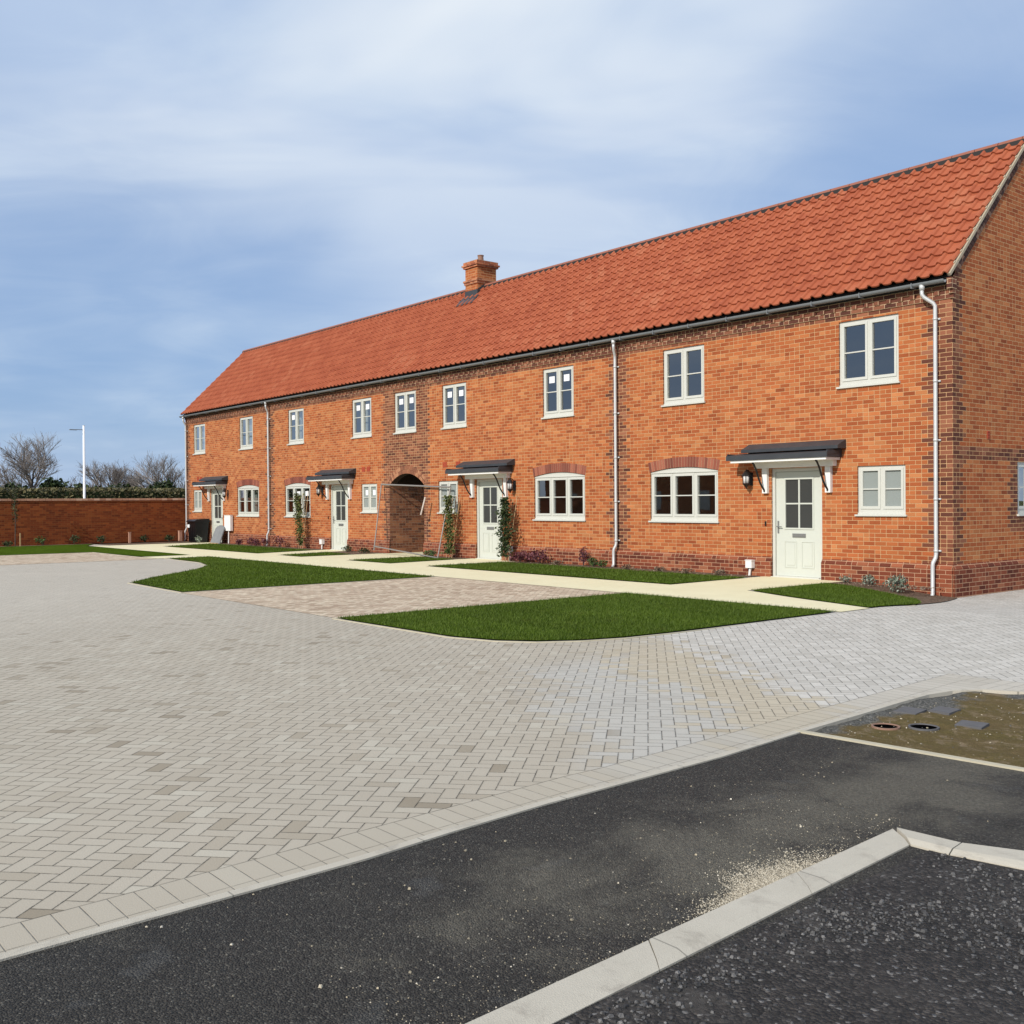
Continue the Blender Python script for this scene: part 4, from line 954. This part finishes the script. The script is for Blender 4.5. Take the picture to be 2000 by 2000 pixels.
shrub('silver_shrub', 'small twiggy grey bush beside the nearest door', 'shrub', (-1.85, -0.35), 0.16, 0.16, 120, 0.02, M_LGREY, 'silver shrubs by the near corner')
for i, (x, r, h, lab) in enumerate([(-26.2, 0.30, 0.34, 'leftmost purple shrub left of the far downpipe'), (-25.75, 0.24, 0.30, 'purple shrub just left of the far downpipe foot'), (-25.05, 0.30, 0.32, 'purple shrub just right of the far downpipe foot'), (-23.95, 0.33, 0.42, 'round purple shrub under the second wide window'), (-27.2, 0.22, 0.25, 'small purple shrub under the far wide window')]):
    shrub('purple_shrub', lab, 'shrub', (x, -0.42), r, h, 200, 0.032, M_LPURP, 'purple shrubs in the mulch beds')
shrub('green_shrub', 'dark low plant in the bed right of the second door', 'shrub', (-19.3, -0.45), 0.30, 0.22, 200, 0.028, M_LDARK, 'small green plants in the beds')
shrub('green_shrub', 'dark low plant left of the archway', 'shrub', (-18.2, -0.5), 0.32, 0.20, 200, 0.028, M_LDARK, 'small green plants in the beds')
shrub('green_shrub', 'low plant at the foot of the leaning fence panel', 'shrub', (-14.85, -0.45), 0.34, 0.22, 260, 0.028, M_LGREEN, 'small green plants in the beds')
shrub('silver_shrub', 'pale twiggy bush between the black bin and the grey board', 'shrub', (-30.15, -0.75), 0.22, 0.30, 200, 0.03, M_LGREY, 'silver shrubs by the far door')
M_LDRY = leafm("dry_leaf", [(0, (0.06, 0.04, 0.025)), (0.6, (0.16, 0.11, 0.07)), (1, (0.34, 0.27, 0.19))])
for i, (x, lab) in enumerate([(-9.55, 'dry brown plant between the purple and the reddish shrubs'), (-7.2, 'dry brown plant just right of the middle downpipe'), (-6.3, 'dry brown plant under the left light of the nearest wide window'), (-5.5, 'dry brown plant under the right light of the nearest wide window'), (-4.7, 'dry brown plant beside the small service box by the nearest door')]):
    shrub('dry_plant', lab, 'plant', (x, -0.40 - 0.08 * (i % 2)), 0.24, 0.13, 150, 0.022, M_LDRY, 'dry plants in the mulch beds')
for i, (y, r, h) in enumerate([(-0.9, 0.3, 0.3), (-1.9, 0.3, 0.34), (-3.6, 0.34, 0.36), (-4.6, 0.3, 0.42), (-5.75, 0.4, 0.40), (-7.0, 0.3, 0.22), (-8.3, 0.35, 0.35)]):
    nm = ['first', 'second', 'third', 'fourth', 'fifth', 'sixth', 'seventh'][i]
    shrub('green_shrub', f'low dark plant along the garden wall, {nm} out from the terrace', 'shrub', (-32.85, y), r, h, 150, 0.04, M_LDARK if i != 4 else M_LGREEN, 'low plants along the garden wall')
# staked sapling and stakes
t = thing('sapling', 'thin young evergreen tree tied to a stake before the garden wall', 'tree', (-32.7, -6.76, 0.01))
mb = MB(); mb.tube([(-32.7, -6.76, 0), (-32.69, -6.74, 1.2), (-32.72, -6.78, 2.2)], [0.02, 0.015, 0.006], 6)
for k in range(26): zz = 0.7 + k * 0.058; a = k * 2.4; mb.tube([(-32.7, -6.76, zz), (-32.7 + cos(a) * 0.16, -6.76 + sin(a) * 0.16, zz + 0.12)], [0.005, 0.002], 4)
mb.build('trunk', M_BARK, t); mb = MB(); leaves(mb, (-32.7, -6.76, 1.55), (0.13, 0.13, 0.75), 260, 0.035); mb.build('crown', M_LDARK, t)
mb = MB(); mb.box(-32.66, -32.62, -6.62, -6.58, -0.02, 0.5); mb.build('stake', M_CANE, t)
mb = MB(); mb.box(-32.68, -32.60, -2.6, -2.52, -0.02, 0.42); mb.box(-32.69, -32.59, -2.61, -2.51, 0.42, 0.44); o = mb.build('marker_post', M_COPE, props=P(label='short pinkish post in the bed before the garden wall', cat='post'))

# ------------------------------------------------------------------ things by the far door and the arch
t = thing('storage_bin', 'black plastic bin with a small white label left of the far door', 'bin', (-31.1, -0.4, 0))
mb = MB(); mb.add([(-31.42, -0.62, 0.0), (-30.76, -0.62, 0.0), (-30.76, -0.16, 0.0), (-31.42, -0.16, 0.0), (-31.47, -0.67, 0.82), (-30.70, -0.67, 0.82), (-30.70, -0.10, 0.82), (-31.47, -0.10, 0.82)], [(0, 3, 2, 1), (4, 5, 6, 7), (0, 1, 5, 4), (1, 2, 6, 5), (2, 3, 7, 6), (3, 0, 4, 7)])
for k in range(4): xx = -31.38 + k * 0.18; mb.box(xx, xx + 0.03, -0.665, -0.62, 0.06, 0.78)
mb.build('bin_body', M_BLACKPL, t)
mb = MB(); mb.prof([(-0.71, 0.82), (-0.71, 0.86), (-0.60, 0.92), (-0.1, 0.95), (-0.06, 0.82)], -31.5, -30.67); mb.build('lid', M_BLACKPL, t)
mb = MB(); mb.box(-31.45, -31.25, -0.68, -0.668, 0.60, 0.72); mb.build('label_plate', M_STICK, t)
t = thing('leaning_board', 'grey speckled board with rounded top leaning before the far door', 'board', (-29.4, -0.4, 0))
mb = MB(); pts = []
for k in range(13): a = pi * k / 12; pts.append((cos(a) * 0.40, 0.58 + sin(a) * 0.16))
pts = [(0.44, 0.0)] + pts + [(-0.44, 0.0)]; nn = len(pts)
F3 = lambda u, v, d: (-29.38 + u, -0.42 + v * 0.35 + d, 0.012 + v * 0.93)
mb.add([F3(u, v, -0.02) for u, v in pts] + [F3(u, v, 0.02) for u, v in pts], [tuple(range(nn)), tuple(range(nn, 2 * nn))[::-1]] + [(i, (i + 1) % nn, nn + (i + 1) % nn, nn + i) for i in range(nn)])
mb.build('board_panel', M_GREYSHEET, t); mb = MB(); mb.box(-29.75, -29.0, -0.48, -0.36, 0.0, 0.03); mb.build('foot_batten', M_CANE, t)
mb = MB(); mb.box(-33.10, -32.96, -0.42, -0.30, 0, 0.42); mb.box(-33.11, -32.95, -0.43, -0.29, 0.42, 0.44)
mb.build('marker_post', M_COPE, props=P(label='short beige box post at the foot of the far left downpipe', cat='post'))

# leaning steel fence panel
M_TAG = plain('faded_tag', (0.50, 0.42, 0.36), 0.7)
t = thing('fence_panel', 'steel-tube temporary fence panel leaning against the wall across the archway', 'fence', (-16.1, -0.8, 0))
A = Vector((-17.46, -0.62, 0.24)); B = Vector((-13.95, -0.80, 0.03)); Cc = Vector((-14.30, -0.10, 1.93)); D = Vector((-17.82, -0.12, 2.07))
mb = MB(); mb.tube([A, B], 0.019, 8); mb.tube([D, Cc], 0.024, 8); mb.tube([A + Vector((0, 0, -0.12)), D], 0.017, 8); mb.tube([B + Vector((0, 0, -0.03)), Cc], 0.017, 8)
mb.build('tube_frame', M_FENCEM, t)
mb = MB()
for k in range(1, 44): f = k / 44; mb.tube([A.lerp(B, f), D.lerp(Cc, f)], 0.0012, 3, False)
for k in range(1, 9): f = k / 9; mb.tube([A.lerp(D, f), B.lerp(Cc, f)], 0.0012, 3, False)
mb.build('wire_mesh', M_FENCEM, t)
mb = MB(); c_ = Vector((-15.35, -0.30, 1.42)); mb.obox(c_, Vector((0.03, 0, 0)), Vector((0, 0.008, 0)), Vector((0.07, 0.03, 0.25))); mb.build('tag_strip', M_TAG, t)

# ------------------------------------------------------------------ drain bits in the mossy patch
def slab(c, r0, r1, label, ang=0.0, tilt=0.0):
    mb = MB(); n = 4; vs = []
    for z in (-0.03, -0.007):
        for k, (u, v) in enumerate(((-1, -0.85), (0.9, -1), (1, 0.9), (-0.95, 1))):
            X = c[0] + (u * r0) * cos(ang) - (v * r1) * sin(ang); Y = c[1] + (u * r0) * sin(ang) + (v * r1) * cos(ang); vs.append((X, Y, z + 0.004 + u * tilt))
    mb.add(vs, [(0, 3, 2, 1), (4, 5, 6, 7), (0, 1, 5, 4), (1, 2, 6, 5), (2, 3, 7, 6), (3, 0, 4, 7)])
    mb.build('cover_slab', M_SLAB, props=P(label=label, cat='slab', group='slate slabs on the mossy patch'))
slab((4.93, -9.92), 0.085, 0.115, 'dark slate slab nearest the kerb on the mossy patch', 0.2)
slab((5.08, -9.72), 0.08, 0.11, 'dark slate slab behind the first one near the kerb', 0.15)
slab((5.44, -10.03), 0.09, 0.10, 'dark slate slab right of the open pipe ends', 0.25)
M_HOLE_SHADE = plain('pipe_hollow_shade', (0.002, 0.002, 0.002), 1.0, spec=0.0)
def pipe_end(c, r, label, m_):
    t = thing('pipe_end', label, 'drain', (c[0], c[1], 0), 'open pipe ends in the mossy patch')
    mb = MB(); n = 24; ring = []
    for rr_, z in ((r, -0.03), (r, -0.006), (r - 0.012, -0.006), (r - 0.016, -0.03)):
        ring.append([(c[0] + cos(2 * pi * k / n) * rr_, c[1] + sin(2 * pi * k / n) * rr_, z) for k in range(n)])
    vs = [p for q_ in ring for p in q_]; fs = []
    for a in range(3):
        for k in range(n): k2 = (k + 1) % n; fs.append((a * n + k, a * n + k2, (a + 1) * n + k2, (a + 1) * n + k))
    mb.add(vs, fs); mb.build('rim', m_, t)
    mb = MB(); mb.add([(c[0] + cos(2 * pi * k / n) * (r - 0.013), c[1] + sin(2 * pi * k / n) * (r - 0.0135), -0.0125) for k in range(n)], [tuple(range(n))]); mb.build('opening', M_HOLE_SHADE, t)  # flat black disc painting the shade inside the pipe
pipe_end((5.09, -10.50), 0.092, 'open terracotta pipe end nearest the cream kerb', M_TERRA)
pipe_end((5.265, -10.33), 0.098, 'open grey pipe end beside the terracotta one', M_SLAB)

# loose stones
def stones(n, fn, m_, name, label, smin, smax, zf):
    mb = MB()
    for _ in range(n):
        x, y, k = fn(); s = random.uniform(smin, smax) * k; z = zf; a = random.uniform(0, 6.28)
        e = Vector((cos(a), sin(a), 0)) * s; f = Vector((-sin(a), cos(a), 0)) * s * random.uniform(0.6, 0.95); h = s * random.uniform(0.5, 0.9); c = Vector((x, y, z))
        top = c + Vector((0, 0, h)); vs = [c + e, c + f, c - e * 0.9, c - f, c + e * 0.5 + f * 0.4 + Vector((0, 0, h)), c - e * 0.5 + f * 0.3 + Vector((0, 0, h * 0.9)), c - e * 0.1 - f * 0.5 + Vector((0, 0, h))]
        mb.add(vs, [(0, 1, 4), (1, 2, 5), (1, 5, 4), (2, 3, 6), (2, 6, 5), (3, 0, 4), (3, 4, 6), (4, 5, 6)])
    mb.build(name, m_, props={'kind': 'stuff', 'label': label})
kx = lambda y: 6.335 + (-(y) - 12.5) * 0.0685
def f1():
    y = random.gauss(-13.42, 0.20); d = abs(random.gauss(0, 0.10 if y > -13.6 else 0.06)) * (0.7 + 0.8 * abs(noise.noise(Vector((y * 7, 0, 0))))) + 0.012; return kx(y) - d, y, random.uniform(0.6, 1.1)
stones(9000, f1, M_SAND, 'spilled_gravel', 'pale sandy gravel spilled against the wide kerb', 0.0014, 0.0042, -0.0025)
def f2():
    y = random.uniform(-15.2, -12.3); d = random.expovariate(1 / 0.35) + 0.01; return kx(y) - d, y, random.uniform(0.5, 1.1)
stones(2400, f2, M_STONE, 'scattered_grit', 'fine pale grit scattered over the tarmac beside the kerb', 0.0014, 0.0042, -0.0025)
def f3():
    return random.uniform(5.15, 6.25) if random.random() < 0.6 else random.uniform(6.4, 10), random.uniform(-15.5, -11.3), random.uniform(0.6, 1.3)
def f3b():
    while True:
        x, y, k = f3()
        if x > kx(y) and y < -12.6: continue
        return x, y, k
stones(190, f3b, M_STONE, 'loose_stones', 'loose pale stones dotted over the tarmac', 0.003, 0.008, -0.0025)
def f4():
    while True:
        x = random.uniform(6.6, 8.4); y = random.uniform(-15.2, -12.6)
        if x < kx(y) + 0.2 : continue
        if noise.noise(Vector((x * 1.6, y * 1.6, 3.0))) + random.uniform(-0.25, 0.25) < 0.05: continue
        return x, y, random.uniform(0.6, 1.2)
stones(4200, f4, M_CHIP, 'tarmac_chippings', 'coarse chippings standing proud of the near tarmac', 0.004, 0.0115, 0.0015)
def f5():
    while True:
        x = random.uniform(4.85, 9.5); y = random.uniform(-10.9, -8.7)
        if y < -11.06 + (x - 4.83) * 0.09: continue
        return x, y, random.uniform(0.6, 1.2)
stones(900, f5, M_STONE, 'soil_stones', 'small pale stones lying on the mossy patch', 0.003, 0.009, -0.011)

def f6():
    x = random.uniform(-11.4, -4.0) if random.random() < 0.7 else random.uniform(-1.95, -0.1); return x, random.uniform(-0.72, -0.08), random.uniform(0.5, 1.2)
stones(1500, f6, M_CRUMB, 'mulch_crumbs', 'loose bark and clods on the mulch beds', 0.008, 0.022, 0.006)
# grass blades on the lawns
def in_poly(x, y, p):
    c = False; n = len(p); j = n - 1
    for i in range(n):
        if (p[i][1] > y) != (p[j][1] > y) and x < (p[j][0] - p[i][0]) * (y - p[i][1]) / (p[j][1] - p[i][1]) + p[i][0]: c = not c
        j = i
    return c
gb = MB(); CP = Vector((8.89, -16.78))
dens = {'big_right': 2300, 'big_left': 650, 'corner': 1600, 'mid': 800, 'small_a': 500, 'small_b': 500, 'back_left': 350, 'far': 0}
for k, p in lawns.items():
    if not dens[k]: continue
    xs_ = [q_[0] for q_ in p]; ys_ = [q_[1] for q_ in p]; area = (max(xs_) - min(xs_)) * (max(ys_) - min(ys_))
    for _ in range(int(area * dens[k])):
        x = random.uniform(min(xs_) - 0.02, max(xs_) + 0.02); y = random.uniform(min(ys_) - 0.02, max(ys_) + 0.02)
        if not in_poly(x + random.gauss(0, 0.018), y + random.gauss(0, 0.018), p): continue
        a = random.uniform(0, 6.28); w_ = 0.0035 if k == 'big_right' or k == 'corner' else 0.006; h = random.uniform(0.015, 0.042); z = 0.017 + gz(x, y)
        lx = random.gauss(0, 0.012); ly = random.gauss(0, 0.012)
        o = len(gb.v); gb.v += [(x - cos(a) * w_, y - sin(a) * w_, z), (x + cos(a) * w_, y + sin(a) * w_, z), (x + lx, y + ly, z + h)]; gb.f.append((o, o + 1, o + 2))
gb.build('grass', M_BLADE, props={'kind': 'stuff', 'label': 'short green grass blades of the lawns'})

# ------------------------------------------------------------------ beyond the wall
hedge = MB()
rng = random.Random(3)
for _ in range(24000):
    y = rng.uniform(-16, 10); top = 2.25 + 0.10 * noise.noise(Vector((y * 0.7, 0, 1.0)))
    x = -38.2 + rng.uniform(-0.7, 0.75); z = rng.uniform(1.1, 1.0) if False else top - rng.random() ** 1.6 * 1.3
    p = Vector((x, y, z)); d = Vector((rng.gauss(0.8, 1), rng.gauss(0, 1), rng.gauss(0.3, 1))).normalized(); e = d.orthogonal().normalized(); f = d.cross(e); s = rng.uniform(0.04, 0.10)
    hedge.add([p - e * s, p - f * s * 0.6, p + e * s, p + f * s * 0.6], [(0, 1, 2, 3)])
ht = thing('hedge', 'clipped olive-brown hedge running behind the garden wall', 'hedge', (-38.2, -3, -0.3))
hedge.build('foliage', M_LHEDGE, ht)
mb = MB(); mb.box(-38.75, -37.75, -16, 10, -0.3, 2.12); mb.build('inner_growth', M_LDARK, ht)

def tree(base, H, spread, label, seed, levels=5, name='bare_tree', thick=0.11):
    rng = random.Random(seed); tr = MB(); cr = MB(); base = Vector(base)
    def grow(p, d, L, r, lev):
        n = 3; pts = [p]; q_ = p.copy(); dd = d.copy()
        for i in range(n):
            dd = (dd + Vector((rng.gauss(0, 0.10), rng.gauss(0, 0.10), rng.gauss(0.05, 0.05)))).normalized(); q_ = q_ + dd * (L / n); pts.append(q_.copy())
        (tr if lev <= 1 else cr).tube(pts, [r, r * 0.88, r * 0.76, r * 0.64], 5 if lev < 3 else 3, False)
        if lev >= levels: return
        kids = rng.choice((4, 4, 5)) if lev else 7
        for k in range(kids):
            t = rng.uniform(0.35, 1.0); a = pts[0].lerp(pts[-1], t) if lev else pts[0].lerp(pts[-1], rng.uniform(0.45, 1.0))
            v = Vector((rng.gauss(0, 1), rng.gauss(0, 1), rng.gauss(0, 0.35))).normalized()
            nd = (dd * (1.0 if lev else 0.85) + v * spread * (0.9 if lev else 1.0)).normalized()
            grow(a, nd, L * rng.uniform(0.55, 0.78), max(r * 0.54, 0.0055), lev + 1)
    grow(base, Vector((rng.gauss(0, 0.05), rng.gauss(0, 0.05), 1)), H * 0.36, thick, 0)
    t = thing(name, label, 'tree', tuple(base), 'leafless trees beyond the garden wall')
    tr.build('trunk', M_BARK, t); cr.build('crown', M_TWIG, t)
tree((-48, -2.1, -0.3), 6.9, 0.75, 'tallest bare tree at the left beyond the hedge', 11)
tree((-50, -4.6, -0.3), 5.2, 0.8, 'bare tree cut off by the left edge of the photo', 12)
tree((-47, -0.6, -0.3), 4.6, 0.85, 'low bare tree just left of the street lamp', 13)
tree((-50, 2.7, -0.3), 6.0, 0.75, 'bare tree right of the street lamp', 14)
tree((-48, 1.9, -0.3), 4.2, 0.9, 'low scrubby bare tree close behind the street lamp', 15)
tree((-46, 4.3, -0.3), 6.3, 0.7, 'bare tree half hidden by the end of the terrace', 16)
tree((-49, 3.4, -0.3), 4.8, 0.9, 'thin bare tree between the lamp and the terrace', 17)
tree((-52, -6.2, -0.3), 5.0, 0.9, 'outermost bare tree at the far left', 18)
tree((-54, 0.2, -0.3), 4.6, 0.95, 'faint low bare tree far behind the street lamp', 19)
tree((-54, 5.2, -0.3), 4.8, 0.95, 'faint low bare tree far behind the end of the terrace', 20)
tree((-53, -3.3, -0.3), 4.4, 0.95, 'low bare tree behind the tallest one', 21)
tree((-53, 2.9, -0.3), 4.4, 0.95, 'low bare tree behind the one right of the lamp', 22)
def bush(c, r, h, label, n=3200, m_=M_LDARK):
    t = thing('evergreen_bush', label, 'bush', (c[0], c[1], -0.3), 'dark evergreens behind the hedge')
    mb = MB(); rg_ = random.Random(int(c[1] * 100))
    for k in range(14):
        a = rg_.uniform(0, 6.28); q = rg_.uniform(0, 0.6) * r; leaves(mb, (c[0] + cos(a) * q, c[1] + sin(a) * q, -0.3 + h * rg_.uniform(0.45, 0.72)), (r * 0.5, r * 0.5, h * rg_.uniform(0.2, 0.32)), n // 8, 0.11, rng=rg_)
    mb.build('foliage', m_, t)
    mb = MB(); mb.tube([(c[0], c[1], -0.3), (c[0], c[1], h * 0.6)], [0.08, 0.04], 6); mb.build('stem', M_BARK, t)
bush((-42, -2.85, 0), 0.95, 3.25, 'dark round evergreen left of the street lamp')
bush((-42, 2.15, 0), 0.95, 3.30, 'dark round evergreen nearest the terrace end')
bush((-43, -0.6, 0), 1.5, 3.0, 'low dark evergreen just left of the lamp pole')
bush((-43, 0.7, 0), 1.3, 2.95, 'low dark evergreen just right of the lamp pole')
bush((-43, -4.6, 0), 1.5, 2.95, 'low dark evergreen at the left edge')
bush((-43, -6.6, 0), 1.2, 2.70, 'dark evergreen outside left of the tallest tree')
bush((-43, 3.6, 0), 1.1, 2.9, 'low dark evergreen against the terrace end')

t = thing('street_lamp', 'slender white street lamp with a thin flat head pointing left', 'street lamp', (-35.5, -3.41, -0.3))
mb = MB(); mb.tube([(-35.5, -3.41, -0.3), (-35.5, -3.41, 1.0), (-35.5, -3.41, 4.79)], [0.060, 0.056, 0.042], 12); mb.tube([(-35.5, -3.41, 4.79), (-35.5, -3.41, 4.81)], 0.046, 12); mb.build('pole', M_POLE, t, True)
mb = MB(); mb.box(-35.57, -35.43, -3.97, -3.69, 4.60, 4.63); mb.box(-35.515, -35.485, -3.69, -3.45, 4.615, 4.64); mb.build('lamp_head', M_GUTTER, t)

# ------------------------------------------------------------------ row facing the terrace (only its reflection shows)
t = thing('opposite_terrace', 'brick row facing the terrace, seen only as reflections in its windows', 'house', (-31, -30, -0.3))
mb = MB(); mb.box(-44, -17, -36, -29, -0.3, 4.9); mb.build('wall', M_OPP, t)
mb = MB(); mb.add([(-44.1, -28.8, 4.9), (-16.9, -28.8, 4.9), (-16.9, -32.5, 7.9), (-44.1, -32.5, 7.9), (-16.9, -36.2, 4.9), (-44.1, -36.2, 4.9)], [(0, 1, 2, 3), (3, 2, 4, 5), (0, 3, 5), (1, 4, 2)]); mb.build('roof', M_RIDGE, t)
for k in range(7):
    mb = MB(); x = -42 + k * 3.7; mb.box(x, x + 1.1, -29.0 + 0.001, -28.97, 3.3, 4.5); mb.box(x, x + 1.1, -28.999, -28.97, 1.0, 2.1); mb.build('window', M_FRAME, t)

for o in bpy.data.objects:
    if '_w' in o: del o['_w']
